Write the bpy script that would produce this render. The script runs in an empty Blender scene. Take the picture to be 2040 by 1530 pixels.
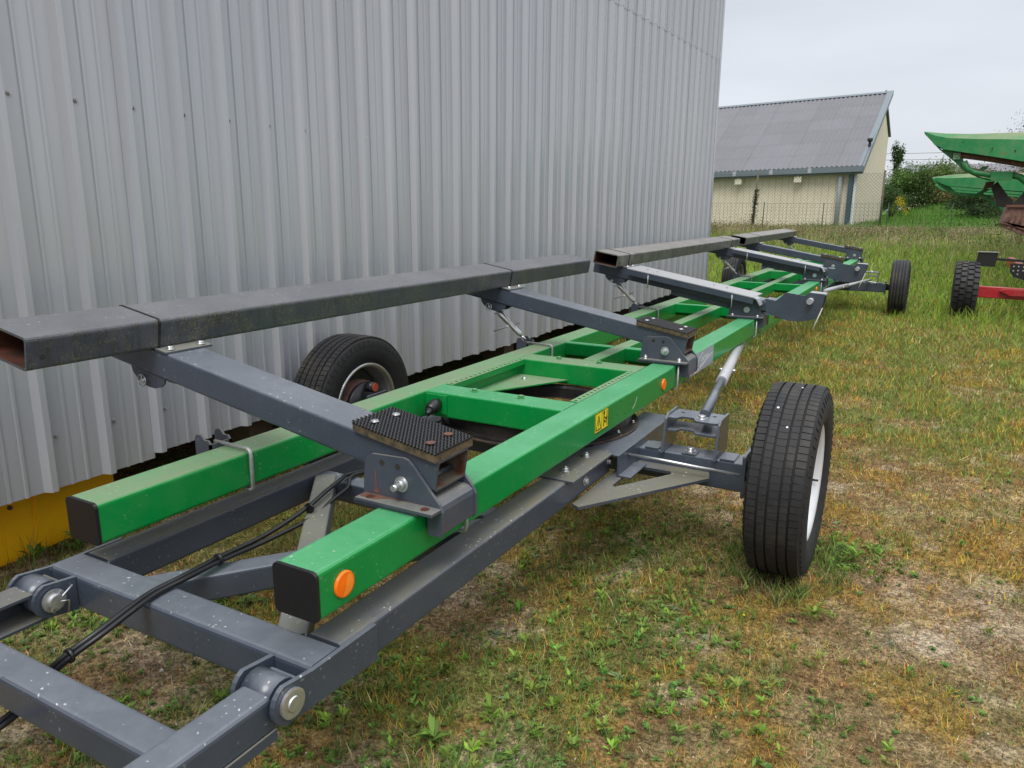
import bpy, bmesh, math, random
import numpy as np
from mathutils import Vector, Matrix
R = math.radians
rng = np.random.default_rng(7)
random.seed(7)
SC = bpy.context.scene
COL = SC.collection

# ---------------------------------------------------------------- camera, sky, sun, exposure
cam_d = bpy.data.cameras.new('camera')
cam = bpy.data.objects.new('camera', cam_d)
COL.objects.link(cam)
cam_d.sensor_width = 36.0
cam_d.lens = 1502.84 / 2040 * 36.0
cam_d.clip_start = 0.05
cam_d.clip_end = 3000
CP = Vector((1.60313, -1.14456, 1.49109))
RT = Vector((0.87355657, 0.48667147, 0.00705689))
UP = Vector((-0.11706974, 0.19601837, 0.97358691))
FW = Vector((-0.47243369, 0.85130939, -0.22820764))
cam.matrix_world = Matrix(((RT.x, UP.x, -FW.x, CP.x), (RT.y, UP.y, -FW.y, CP.y), (RT.z, UP.z, -FW.z, CP.z), (0, 0, 0, 1)))
SC.camera = cam

world = bpy.data.worlds.new('World')
SC.world = world
world.use_nodes = True
wn, wl = world.node_tree.nodes, world.node_tree.links
wn.clear()
SUN_EL, SUN_AZ = R(56), R(163)      # azimuth clockwise from +Y
sky = wn.new('ShaderNodeTexSky')
sky.sky_type = 'NISHITA'
sky.sun_disc = False
sky.sun_elevation = SUN_EL
sky.sun_rotation = SUN_AZ
tc = wn.new('ShaderNodeTexCoord')
sep = wn.new('ShaderNodeSeparateXYZ')
wl.new(tc.outputs['Generated'], sep.inputs[0])
grad = wn.new('ShaderNodeValToRGB')           # overcast: the zenith is brighter than the horizon
ce = grad.color_ramp.elements
ce[0].position, ce[0].color = 0.0, (6.1, 6.45, 6.9, 1)
ce[1].position, ce[1].color = 1.0, (17.5, 17.8, 18.3, 1)
for p_, c_ in ((0.12, (6.0, 6.25, 6.75)), (0.30, (5.3, 5.55, 6.0)), (0.6, (11.5, 11.8, 12.3))):
    e_ = ce.new(p_)
    e_.color = (*c_, 1)
wl.new(sep.outputs[2], grad.inputs[0])
mp = wn.new('ShaderNodeMapping')
mp.inputs['Scale'].default_value = (1, 1, 3.5)
wl.new(tc.outputs['Generated'], mp.inputs[0])
cn = wn.new('ShaderNodeTexNoise')
cn.inputs['Scale'].default_value = 2.2
cn.inputs['Detail'].default_value = 5
wl.new(mp.outputs[0], cn.inputs['Vector'])
cr = wn.new('ShaderNodeMapRange')
cr.inputs['From Min'].default_value = 0.3
cr.inputs['From Max'].default_value = 0.7
cr.inputs['To Min'].default_value = 0.86
cr.inputs['To Max'].default_value = 1.06
wl.new(cn.outputs['Fac'], cr.inputs['Value'])
vm = wn.new('ShaderNodeVectorMath')
vm.operation = 'SCALE'
wl.new(grad.outputs[0], vm.inputs[0])
wl.new(cr.outputs[0], vm.inputs['Scale'])
mixw = wn.new('ShaderNodeMix')
mixw.data_type = 'RGBA'
mixw.inputs[0].default_value = 0.93           # a closed cloud layer in front of the blue sky
wl.new(sky.outputs[0], mixw.inputs[6])
wl.new(vm.outputs[0], mixw.inputs[7])
bg = wn.new('ShaderNodeBackground')
bg.inputs['Strength'].default_value = 0.1
wl.new(mixw.outputs[2], bg.inputs['Color'])
wo = wn.new('ShaderNodeOutputWorld')
wl.new(bg.outputs[0], wo.inputs['Surface'])

sun_d = bpy.data.lights.new('sun', 'SUN')
sun_d.energy = 1.6
sun_d.angle = R(28)
sun_d.color = (1.0, 0.97, 0.92)
sun = bpy.data.objects.new('sun', sun_d)
COL.objects.link(sun)
sdir = Vector((math.sin(SUN_AZ) * math.cos(SUN_EL), math.cos(SUN_AZ) * math.cos(SUN_EL), math.sin(SUN_EL)))
sun.rotation_euler = (-sdir).to_track_quat('-Z', 'Y').to_euler()

SC.view_settings.view_transform = 'Standard'
SC.view_settings.look = 'None'
SC.view_settings.exposure = 0.42
SC.view_settings.gamma = 1.0

# ---------------------------------------------------------------- object helpers
WP = {}          # world position of every object's origin


def link(name, me, parent=None, origin=(0, 0, 0)):
    o = bpy.data.objects.new(name, me)
    COL.objects.link(o)
    w = Vector(origin)
    WP[o.name] = w
    if parent is not None:
        o.parent = parent
        o.location = w - WP[parent.name]
    else:
        o.location = w
    return o


def tag(o, label=None, cat=None, group=None, kind=None):
    if label: o['label'] = label
    if cat: o['category'] = cat
    if group: o['group'] = group
    if kind: o['kind'] = kind
    return o


def thing(name, label, cat, loc=(0, 0, 0), group=None):
    return tag(link(name, None, None, loc), label, cat, group)


class MB:
    """collects faces, each list with a material slot, and links them as ONE mesh"""
    def __init__(s):
        s.v, s.f, s.m, s.sm = [], [], [], []

    def add(s, vs, fs, m=0, smooth=False):
        b = len(s.v)
        s.v += [tuple(x) for x in vs]
        for f in fs:
            s.f.append(tuple(b + i for i in f))
            s.m.append(m)
            s.sm.append(smooth)
        return s

    def box(s, x0, x1, y0, y1, z0, z1, m=0):
        vs = [(x, y, z) for x in (x0, x1) for y in (y0, y1) for z in (z0, z1)]
        return s.add(vs, [(0, 1, 3, 2), (4, 6, 7, 5), (0, 4, 5, 1), (2, 3, 7, 6), (0, 2, 6, 4), (1, 5, 7, 3)], m)

    def sweep(s, p0, p1, prof, up=(0, 0, 1), cap=True, m=0, hollow=None, m_in=0, smooth=False, cap1=None):
        """profile (a,b) points swept from p0 to p1; a runs sideways, b runs up; hollow = inner profile"""
        p0, p1 = Vector(p0), Vector(p1)
        d = (p1 - p0).normalized()
        side = d.cross(Vector(up)).normalized()
        u = side.cross(d).normalized()
        n = len(prof)
        ring = lambda P, pr: [P + side * a + u * b for a, b in pr]
        vs = ring(p0, prof) + ring(p1, prof)
        s.add(vs, [(i, (i + 1) % n, n + (i + 1) % n, n + i) for i in range(n)], m, smooth)
        if hollow:
            vi = ring(p0, hollow) + ring(p1, hollow)
            s.add(vi, [(i, n + i, n + (i + 1) % n, (i + 1) % n) for i in range(n)], m_in, smooth)
            for P in (p0, p1):
                a, b = ring(P, prof), ring(P, hollow)
                s.add(a + b, [(i, n + i, n + (i + 1) % n, (i + 1) % n) for i in range(n)], m)
        elif cap:
            s.add(ring(p0, prof), [tuple(range(n))[::-1]], m)
            s.add(ring(p1, prof), [tuple(range(n))], m)
        return s

    def tube(s, pts, r, n=10, m=0, cap=True):
        """round tube along a polyline"""
        pts = [Vector(p) for p in pts]
        rr = r if isinstance(r, (list, tuple)) else [r] * len(pts)
        rings = []
        t0 = (pts[1] - pts[0]).normalized()
        ref = Vector((0, 0, 1)) if abs(t0.z) < 0.9 else Vector((1, 0, 0))
        sd = t0.cross(ref).normalized()
        for i, p in enumerate(pts):
            a = pts[max(i - 1, 0)]
            b = pts[min(i + 1, len(pts) - 1)]
            t = (b - a).normalized()
            sd = (sd - t * sd.dot(t)).normalized()
            u = t.cross(sd)
            rings.append([p + sd * (math.cos(2 * math.pi * k / n) * rr[i]) + u * (math.sin(2 * math.pi * k / n) * rr[i]) for k in range(n)])
        vs = [q for rg in rings for q in rg]
        fs = []
        for i in range(len(pts) - 1):
            for k in range(n):
                fs.append((i * n + k, i * n + (k + 1) % n, (i + 1) * n + (k + 1) % n, (i + 1) * n + k))
        s.add(vs, fs, m, True)
        if cap:
            s.add(rings[0], [tuple(range(n))[::-1]], m)
            s.add(rings[-1], [tuple(range(n))], m)
        return s

    def lathe_x(s, prof, cy, cz, n=64, m=0, smooth=True, ph=0.0):
        """profile of (x, radius) turned about an axis parallel to X"""
        vs = []
        for k in range(n):
            a = 2 * math.pi * k / n + ph
            vs += [(x, cy + r * math.cos(a), cz + r * math.sin(a)) for x, r in prof]
        q = len(prof)
        fs = []
        for k in range(n):
            k2 = (k + 1) % n
            for i in range(q - 1):
                fs.append((k * q + i, k2 * q + i, k2 * q + i + 1, k * q + i + 1))
        return s.add(vs, fs, m, smooth)

    def prism_y(s, poly, y0, y1, m=0):
        n = len(poly)
        vs = [(x, y0, z) for x, z in poly] + [(x, y1, z) for x, z in poly]
        return s.add(vs, [tuple(range(n)), tuple(range(n, 2 * n))[::-1]] + [(i, n + i, n + (i + 1) % n, (i + 1) % n) for i in range(n)], m)

    def prism_x(s, poly, x0, x1, m=0):
        n = len(poly)
        vs = [(x0, y, z) for y, z in poly] + [(x1, y, z) for y, z in poly]
        return s.add(vs, [tuple(range(n))[::-1], tuple(range(n, 2 * n))] + [(i, (i + 1) % n, n + (i + 1) % n, n + i) for i in range(n)], m)

    def prism_z(s, poly, z0, z1, m=0):
        n = len(poly)
        vs = [(x, y, z0) for x, y in poly] + [(x, y, z1) for x, y in poly]
        return s.add(vs, [tuple(range(n))[::-1], tuple(range(n, 2 * n))] + [(i, (i + 1) % n, n + (i + 1) % n, n + i) for i in range(n)], m)

    def hexbolt(s, c, axis='z', r=0.012, h=0.010, m=0, washer=True, shank=0):
        c = Vector(c)
        ax = {'x': Vector((1, 0, 0)), 'y': Vector((0, -1, 0)), 'z': Vector((0, 0, 1))}[axis]
        if washer:
            s.tube([c, c + ax * 0.003], r * 1.45, 14, m)
        s.tube([c + ax * 0.0025, c + ax * (0.003 + h)], r, 6, m)
        if shank:
            s.tube([c + ax * (0.003 + h), c + ax * (0.003 + h + shank)], r * 0.6, 8, m)
        return s

    def build(s, name, mats, parent=None, bevel=0.0, label=None, kind=None, fix=True):
        if not isinstance(mats, (list, tuple)):
            mats = [mats]
        V = np.array(s.v, dtype=float)
        c = (V.min(0) + V.max(0)) / 2
        c[2] = V[:, 2].min()
        me = bpy.data.meshes.new(name)
        me.from_pydata((V - c).tolist(), [], s.f)
        for m in mats:
            me.materials.append(m)
        me.polygons.foreach_set('material_index', s.m)
        me.polygons.foreach_set('use_smooth', s.sm)
        if fix or bevel:
            bm = bmesh.new()
            bm.from_mesh(me)
            bmesh.ops.remove_doubles(bm, verts=bm.verts, dist=1e-5)
            bmesh.ops.recalc_face_normals(bm, faces=bm.faces)
            if bevel:
                es = [e for e in bm.edges if len(e.link_faces) == 2 and e.calc_face_angle(0) > 0.6]
                bmesh.ops.bevel(bm, geom=es, offset=bevel, segments=2, profile=0.7, affect='EDGES', clamp_overlap=True)
            bm.to_mesh(me)
            bm.free()
        me.update()
        o = link(name, me, parent, c)
        if label: o['label'] = label
        if kind: o['kind'] = kind
        return o


def copy_at(o, d, parent=None):
    """copy of a part (sharing its mesh), moved by d"""
    c = o.copy()
    COL.objects.link(c)
    w = WP[o.name] + Vector(d)
    WP[c.name] = w
    c.parent = parent if parent is not None else o.parent
    c.location = w - (WP[c.parent.name] if c.parent else Vector())
    return c


def rrect(w, h, r=0.01, k=3, cx=0, cz=0):
    pts = []
    for sx, sz, a0 in ((1, 1, 0), (-1, 1, 90), (-1, -1, 180), (1, -1, 270)):
        for i in range(k + 1):
            a = R(a0 + 90 * i / k)
            pts.append((cx + sx * (w / 2 - r) + r * math.cos(a), cz + sz * (h / 2 - r) + r * math.sin(a)))
    return pts


# ---------------------------------------------------------------- materials
def new_mat(name):
    m = bpy.data.materials.new(name)
    m.use_nodes = True
    n, l = m.node_tree.nodes, m.node_tree.links
    return m, n, l, n['Principled BSDF']


def noise(n, l, vec, scale, detail=4, rough=0.6, stretch=None):
    t = n.new('ShaderNodeTexNoise')
    t.inputs['Scale'].default_value = scale
    t.inputs['Detail'].default_value = detail
    t.inputs['Roughness'].default_value = rough
    if stretch:
        mp_ = n.new('ShaderNodeMapping')
        mp_.inputs['Scale'].default_value = stretch
        l.new(vec, mp_.inputs[0])
        vec = mp_.outputs[0]
    l.new(vec, t.inputs['Vector'])
    return t.outputs['Fac']


def ramp(n, l, fac, lo, hi, a=0.0, b=1.0):
    t = n.new('ShaderNodeMapRange')
    t.clamp = True
    for k_, v_ in (('From Min', lo), ('From Max', hi), ('To Min', a), ('To Max', b)):
        t.inputs[k_].default_value = v_
    l.new(fac, t.inputs['Value'])
    return t.outputs[0]


def mth(n, l, op, a, b):
    t = n.new('ShaderNodeMath')
    t.operation = op
    for i, v_ in enumerate((a, b)):
        if isinstance(v_, (int, float)):
            t.inputs[i].default_value = v_
        else:
            l.new(v_, t.inputs[i])
    return t.outputs[0]


def mixc(n, l, fac, a, b):
    t = n.new('ShaderNodeMix')
    t.data_type = 'RGBA'
    for i, v_ in ((0, fac), (6, a), (7, b)):
        if isinstance(v_, (int, float)):
            t.inputs[i].default_value = v_
        elif isinstance(v_, tuple):
            t.inputs[i].default_value = (*v_, 1)
        else:
            l.new(v_, t.inputs[i])
    return t.outputs[2]


def paint(name, base, rough=0.38, dust_skylight=(0.30, 0.31, 0.24), dust_skylight_top=0.35, side_dirt=0.06, specks=0.5, streak=0.0,
          algae=(0.20, 0.19, 0.10), rust=0.0, metal=0.0, spec=0.5, coat=0.0, grime=0.0, bump=0.12):
    """weathered paint: dust and lichen settled on faces that look up, with painted sky light mixed in, rain streaks and specks on the sides"""
    m, n, l, b = new_mat(name)
    g = n.new('ShaderNodeNewGeometry')
    pos = g.outputs['Position']
    sx = n.new('ShaderNodeSeparateXYZ')
    l.new(g.outputs['Normal'], sx.inputs[0])
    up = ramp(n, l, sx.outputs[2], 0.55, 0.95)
    n1 = noise(n, l, pos, 3.1, 5, 0.65)
    n2 = noise(n, l, pos, 38, 5, 0.7)
    n3 = noise(n, l, pos, 9, 4, 0.6)
    var = ramp(n, l, n1 if bump else noise(n, l, pos, 7, 4, 0.6, (1, 1, 0.05)), 0.3, 0.7, 0.93, 1.05)
    vmul = n.new('ShaderNodeVectorMath')
    vmul.operation = 'SCALE'
    vmul.inputs[0].default_value = base
    l.new(var, vmul.inputs['Scale'])
    col = vmul.outputs[0]
    # settled dust on top faces, with brighter sky light painted into the same layer
    d1 = mth(n, l, 'MULTIPLY', up, ramp(n, l, mth(n, l, 'MULTIPLY', n1, ramp(n, l, n2, 0.3, 0.7, 0.75, 1.25)), 0.25, 0.70, dust_skylight_top * 0.65, dust_skylight_top * 1.35))
    col = mixc(n, l, d1, col, dust_skylight)
    # faint film on the sides
    sd = mth(n, l, 'MULTIPLY', ramp(n, l, n3, 0.4, 0.75), side_dirt * 2)
    col = mixc(n, l, sd, col, dust_skylight)
    if streak:
        st = noise(n, l, pos, 22, 3, 0.6, (2.2, 2.2, 0.22))
        sfac = mth(n, l, 'MULTIPLY', ramp(n, l, st, 0.40, 0.66), mth(n, l, 'SUBTRACT', 1.0, up))
        sfac = mth(n, l, 'MULTIPLY', sfac, ramp(n, l, n2, 0.36, 0.6, streak * 0.35, streak))
        col = mixc(n, l, sfac, col, (0.026, 0.029, 0.027))
        lich = mth(n, l, 'MULTIPLY', ramp(n, l, noise(n, l, pos, 150, 4, 0.7), 0.53, 0.60), mth(n, l, 'SUBTRACT', 1.0, up))
        lich = mth(n, l, 'MULTIPLY', lich, ramp(n, l, mth(n, l, 'ADD', mth(n, l, 'MULTIPLY', n3, 0.6), mth(n, l, 'MULTIPLY', st, 0.4)), 0.42, 0.62, 0.0, streak))
        col = mixc(n, l, lich, col, algae)
    if grime:
        gf = mth(n, l, 'MULTIPLY', up, ramp(n, l, mth(n, l, 'ADD', mth(n, l, 'MULTIPLY', n1, 0.7), mth(n, l, 'MULTIPLY', n2, 0.3)), 0.40, 0.56, 0, grime))
        col = mixc(n, l, gf, col, (0.145, 0.135, 0.085))
    if rust:
        rf = mth(n, l, 'MULTIPLY', ramp(n, l, noise(n, l, pos, 13, 6, 0.7), 0.62, 0.70), rust)
        col = mixc(n, l, rf, col, (0.19, 0.055, 0.02))
    if specks:
        vo = n.new('ShaderNodeTexVoronoi')
        vo.inputs['Scale'].default_value = 62
        vo.inputs['Randomness'].default_value = 1
        wv = n.new('ShaderNodeVectorMath')
        wv.operation = 'ADD'
        nz = n.new('ShaderNodeTexNoise')
        nz.inputs['Scale'].default_value = 60
        l.new(pos, nz.inputs['Vector'])
        sc_ = n.new('ShaderNodeVectorMath')
        sc_.operation = 'SCALE'
        sc_.inputs['Scale'].default_value = 0.02
        l.new(nz.outputs['Color'], sc_.inputs[0])
        l.new(pos, wv.inputs[0])
        l.new(sc_.outputs[0], wv.inputs[1])
        l.new(wv.outputs[0], vo.inputs['Vector'])
        dot = ramp(n, l, vo.outputs['Distance'], 0.12, 0.22, 1, 0)
        sepc = n.new('ShaderNodeSeparateColor')
        l.new(vo.outputs['Color'], sepc.inputs[0])
        pick = ramp(n, l, sepc.outputs[0], 0.58, 0.59)
        zone = ramp(n, l, noise(n, l, pos, 3.7, 4, 0.75), 0.45, 0.58)
        sp = mth(n, l, 'MULTIPLY', mth(n, l, 'MULTIPLY', dot, pick), mth(n, l, 'MULTIPLY', zone, ramp(n, l, up, 0, 1, 0.28, 1.0)))
        col = mixc(n, l, mth(n, l, 'MULTIPLY', sp, specks), col, (0.62, 0.62, 0.58))
    l.new(col, b.inputs['Base Color'])
    if bump:
        l.new(ramp(n, l, mth(n, l, 'ADD', mth(n, l, 'MULTIPLY', n2, 0.4), d1), 0.1, 0.9, rough * 0.85, min(rough * 1.9, 0.85)), b.inputs['Roughness'])
    else:
        b.inputs['Roughness'].default_value = rough
    b.inputs['Metallic'].default_value = metal
    b.inputs['Specular IOR Level'].default_value = spec
    b.inputs['Coat Weight'].default_value = coat
    b.inputs['Coat Roughness'].default_value = 0.12
    bp = n.new('ShaderNodeBump')
    bp.inputs['Strength'].default_value = bump
    bp.inputs['Distance'].default_value = 0.002
    l.new(n2, bp.inputs['Height'])
    l.new(bp.outputs[0], b.inputs['Normal'])
    return m


def simple(name, base, rough=0.5, metal=0.0, var=0.2, scale=20, bump=0.1, spec=0.5, col2=None, lo=0.45, hi=0.6):
    m, n, l, b = new_mat(name)
    g = n.new('ShaderNodeNewGeometry')
    pos = g.outputs['Position']
    f = noise(n, l, pos, scale, 5, 0.65)
    if col2 is None:
        col2 = tuple(c * (1 - var) for c in base)
        base = tuple(min(c * (1 + var), 1) for c in base)
        lo, hi = 0.3, 0.7
    l.new(mixc(n, l, ramp(n, l, f, lo, hi), base, col2), b.inputs['Base Color'])
    b.inputs['Roughness'].default_value = rough
    b.inputs['Metallic'].default_value = metal
    b.inputs['Specular IOR Level'].default_value = spec
    if bump:
        bp = n.new('ShaderNodeBump')
        bp.inputs['Strength'].default_value = bump
        bp.inputs['Distance'].default_value = 0.003
        l.new(f, bp.inputs['Height'])
        l.new(bp.outputs[0], b.inputs['Normal'])
    return m


def vcol_mat(name, rough=0.7, trans=0.25, spec=0.25):
    """leaves and blades: colour from the point colours, some light through the leaf"""
    m, n, l, b = new_mat(name)
    a = n.new('ShaderNodeVertexColor')
    a.layer_name = 'Col'
    l.new(a.outputs[0], b.inputs['Base Color'])
    b.inputs['Roughness'].default_value = rough
    b.inputs['Specular IOR Level'].default_value = spec
    tr = n.new('ShaderNodeBsdfTranslucent')
    l.new(a.outputs[0], tr.inputs['Color'])
    mx = n.new('ShaderNodeMixShader')
    mx.inputs[0].default_value = trans
    l.new(b.outputs[0], mx.inputs[1])
    l.new(tr.outputs[0], mx.inputs[2])
    l.new(mx.outputs[0], n['Material Output'].inputs['Surface'])
    return m


GREEN = paint('green_paint', (0.0004, 0.225, 0.042), 0.30, dust_skylight=(0.17, 0.42, 0.26), dust_skylight_top=0.40, side_dirt=0.02, specks=0.7, coat=0.12, spec=0.35)  # mint top colour: some dust, plus painted skylight lifting tops above sides
GREEND = paint('green_paint_grimy', (0.0006, 0.225, 0.040), 0.32, dust_skylight=(0.28, 0.36, 0.24), dust_skylight_top=0.6, side_dirt=0.04, specks=0.8, grime=0.35, coat=0.1, spec=0.35)
SLATE = paint('slate_grey_paint', (0.046, 0.058, 0.082), 0.30, dust_skylight=(0.25, 0.265, 0.29), dust_skylight_top=0.36, side_dirt=0.03, specks=0.9, coat=0.35, rust=0.0)  # bluish top colour: dust together with a painted sky reflection
SLATED = paint('slate_grey_paint_grimy', (0.050, 0.060, 0.082), 0.36, dust_skylight=(0.22, 0.215, 0.19), dust_skylight_top=0.5, side_dirt=0.03, specks=0.8, grime=0.75, coat=0.15)
SLATEB = paint('slate_grey_paint_brackets', (0.050, 0.061, 0.084), 0.36, dust_skylight=(0.27, 0.26, 0.22), dust_skylight_top=0.5, side_dirt=0.05, specks=0.3, rust=0.55, grime=0.3)
BEAM = paint('slate_beam_with_algae', (0.058, 0.065, 0.080), 0.36, dust_skylight=(0.23, 0.23, 0.235), dust_skylight_top=0.38, side_dirt=0.04, specks=0.5, streak=0.75, algae=(0.24, 0.225, 0.085), rust=0.10)
BEAMG = paint('weathered_grey_beam', (0.085, 0.085, 0.082), 0.42, dust_skylight=(0.25, 0.235, 0.22), dust_skylight_top=0.6, side_dirt=0.30, specks=0.3, streak=0.6)
LIGHTP = paint('pale_grey_sheet', (0.40, 0.41, 0.44), 0.34, dust_skylight=(0.36, 0.35, 0.33), dust_skylight_top=0.35, specks=0.2, metal=0.3)
RUSTIN = simple('rusty_inside', (0.085, 0.020, 0.006), 0.85, 0, scale=14, col2=(0.028, 0.011, 0.006), lo=0.35, hi=0.65)
ARMIN = simple('grimy_tube_inside', (0.10, 0.085, 0.06), 0.85, 0, scale=20, col2=(0.09, 0.03, 0.015), lo=0.45, hi=0.6)
RUST = simple('rust', (0.17, 0.065, 0.036), 0.85, 0, scale=45, col2=(0.085, 0.05, 0.04), lo=0.35, hi=0.65)
ZINC = simple('zinc_plated_steel', (0.62, 0.63, 0.64), 0.32, 0.85, var=0.12, scale=60)
GALV = simple('galvanised_rod', (0.42, 0.43, 0.42), 0.45, 0.6, var=0.2, scale=50)
BLACKP = simple('black_plastic', (0.010, 0.010, 0.012), 0.38, var=0.2, scale=80, bump=0.05)
RUBBER = simple('tyre_rubber', (0.018, 0.018, 0.019), 0.72, var=0.25, scale=25, bump=0.2, spec=0.35)
RUBTOP = simple('worn_tread_rubber', (0.019, 0.019, 0.021), 0.62, scale=5, col2=(0.050, 0.046, 0.038), lo=0.45, hi=0.7, spec=0.35)
RUBDUST = simple('dusty_rubber_grooves', (0.19, 0.175, 0.145), 0.9, scale=5, col2=(0.014, 0.014, 0.014), lo=0.40, hi=0.62)
RIMW = simple('white_rim_paint', (0.66, 0.68, 0.70), 0.30, 0.1, scale=6, col2=(0.52, 0.53, 0.53), lo=0.5, hi=0.75)
HUBB = simple('black_hub_paint', (0.02, 0.022, 0.026), 0.4, var=0.3)
WHITE = simple('white_print', (0.75, 0.75, 0.75), 0.4, var=0.03)
ORANGE = simple('orange_reflector', (0.90, 0.16, 0.005), 0.15, var=0.04, bump=0)
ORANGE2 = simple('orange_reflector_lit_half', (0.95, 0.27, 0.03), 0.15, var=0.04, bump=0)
REDM = simple('red_mark', (0.55, 0.03, 0.03), 0.5, var=0.1)
REDP = paint('red_paint', (0.36, 0.006, 0.014), 0.36, dust_skylight_top=0.3, specks=0.1)
YELLOW = simple('yellow_panel_paint', (0.95, 0.50, 0.006), 0.35, scale=3, col2=(0.92, 0.46, 0.005), lo=0.4, hi=0.7)
YSTICK = simple('yellow_sticker', (0.80, 0.68, 0.02), 0.4, var=0.04)
GSTICK = simple('grey_sticker', (0.28, 0.31, 0.36), 0.4, var=0.06)
WOOD = simple('grimy_plywood', (0.12, 0.085, 0.045), 0.9, scale=40, col2=(0.035, 0.03, 0.018), lo=0.4, hi=0.65)
WALL = paint('grey_cladding', (0.440, 0.456, 0.488), 0.26, dust_skylight=(0.40, 0.40, 0.37), dust_skylight_top=0.1, side_dirt=0.0, specks=0.0, metal=0.30, bump=0.0)
WALLB = paint('grey_cladding_cooler', (0.425, 0.446, 0.484), 0.26, dust_skylight=(0.38, 0.39, 0.39), dust_skylight_top=0.1, side_dirt=0.0, specks=0.0, metal=0.30, bump=0.0)
DARKIN = simple('dark_inside', (0.03, 0.027, 0.024), 0.95, var=0.4, scale=6)
CREAM = simple('cream_render', (0.66, 0.585, 0.455), 0.85, scale=2.5, col2=(0.60, 0.53, 0.41), lo=0.4, hi=0.75)
ROOFS = simple('fibre_cement_roof', (0.150, 0.148, 0.165), 0.7, scale=1.2, col2=(0.135, 0.133, 0.148), lo=0.35, hi=0.7)
ROOFS2 = simple('fibre_cement_roof_dark', (0.138, 0.136, 0.152), 0.7, scale=1.2, col2=(0.128, 0.126, 0.140), lo=0.35, hi=0.7)
TRIM = simple('blue_grey_trim', (0.125, 0.155, 0.175), 0.45, var=0.08)
TRIMD = simple('dark_blue_post', (0.035, 0.075, 0.10), 0.5, var=0.1)
PIPE = simple('pale_pipe', (0.42, 0.46, 0.50), 0.45, var=0.1)
FENCEM = simple('fence_wire', (0.17, 0.18, 0.16), 0.6, 0.3, var=0.2)
POSTG = simple('dark_green_post', (0.02, 0.035, 0.025), 0.6, var=0.2)
BARK = simple('bark', (0.07, 0.05, 0.035), 0.9, var=0.3, scale=12)
OLDGREEN = paint('faded_green_paint', (0.008, 0.185, 0.050), 0.42, dust_skylight=(0.34, 0.24, 0.17), dust_skylight_top=0.75, side_dirt=0.10, specks=0.1, rust=0.75)
RUSTT = simple('rusty_tube', (0.20, 0.11, 0.085), 0.8, scale=18, col2=(0.11, 0.06, 0.05), lo=0.4, hi=0.6)
STONE = simple('limestone_chips', (0.50, 0.46, 0.40), 0.9, var=0.25, scale=30)
LEAF = vcol_mat('leaf_blades')
LEAFB = vcol_mat('bush_leaves', 0.6, 0.3)


# ---------------------------------------------------------------- numpy noise and terrain
def vnoise(x, y, s, seed=0):
    x, y = np.asarray(x, float) / s + 1000.3, np.asarray(y, float) / s + 1000.7
    xi, yi = np.floor(x).astype(np.int64), np.floor(y).astype(np.int64)
    fx, fy = x - xi, y - yi
    fx, fy = fx * fx * (3 - 2 * fx), fy * fy * (3 - 2 * fy)

    def h(a, b):
        n_ = (a * 374761393 + b * 668265263 + seed * 144665) & 0x7fffffff
        n_ = ((n_ ^ (n_ >> 13)) * 1274126177) & 0x7fffffff
        return ((n_ ^ (n_ >> 16)) & 0xffff) / 65535.0
    return (h(xi, yi) * (1 - fx) + h(xi + 1, yi) * fx) * (1 - fy) + (h(xi, yi + 1) * (1 - fx) + h(xi + 1, yi + 1) * fx) * fy


def fbm(x, y, s, seed=0, oct=4):
    t, a, tot = 0, 1.0, 0
    for i in range(oct):
        t = t + vnoise(x, y, s / 2 ** i, seed + i * 17) * a
        tot += a
        a *= 0.55
    return t / tot


def sst(v, a, b):
    t = np.clip((v - a) / (b - a), 0, 1)
    return t * t * (3 - 2 * t)


def terrain(x, y):
    x, y = np.asarray(x, float), np.asarray(y, float)
    dx, dy = x - CP.x, y - CP.y
    fwd = -0.48 * dx + 0.877 * dy               # depth along the yard
    lat = 0.877 * dx + 0.48 * dy
    D = np.hypot(dx, dy)
    z = 0.73 * sst(y, 14, 28) + 0.12 * sst(y, 28, 36)
    z = z + 1.45 * sst(y, 31, 47) * sst(lat / np.maximum(D, 1), 0.40, 0.52) * (1 - 0.25 * sst(x, 0, 12))
    z = z + (fbm(x, y, 2.2, 3) - 0.5) * 0.05 * sst(D, 1.5, 6) + (fbm(x, y, 0.5, 5) - 0.5) * 0.02
    return z


GRAVEL = [(1.72, 2.03, .20), (1.74, 1.66, .20), (1.13, 5.17, .20), (1.02, 1.26, .12), (0.33, 4.44, .20), (1.94, 1.94, .22),
          (-0.85, 0.74, .10), (0.07, 1.13, .16), (0.73, 0.39, .12), (-0.3, 0.0, .2), (0.30, -0.15, .15), (0.6, 3.2, .15),
          (0.37, 0.19, .12), (-1.1, 0.35, .22), (-0.6, -0.3, .25)]


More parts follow.
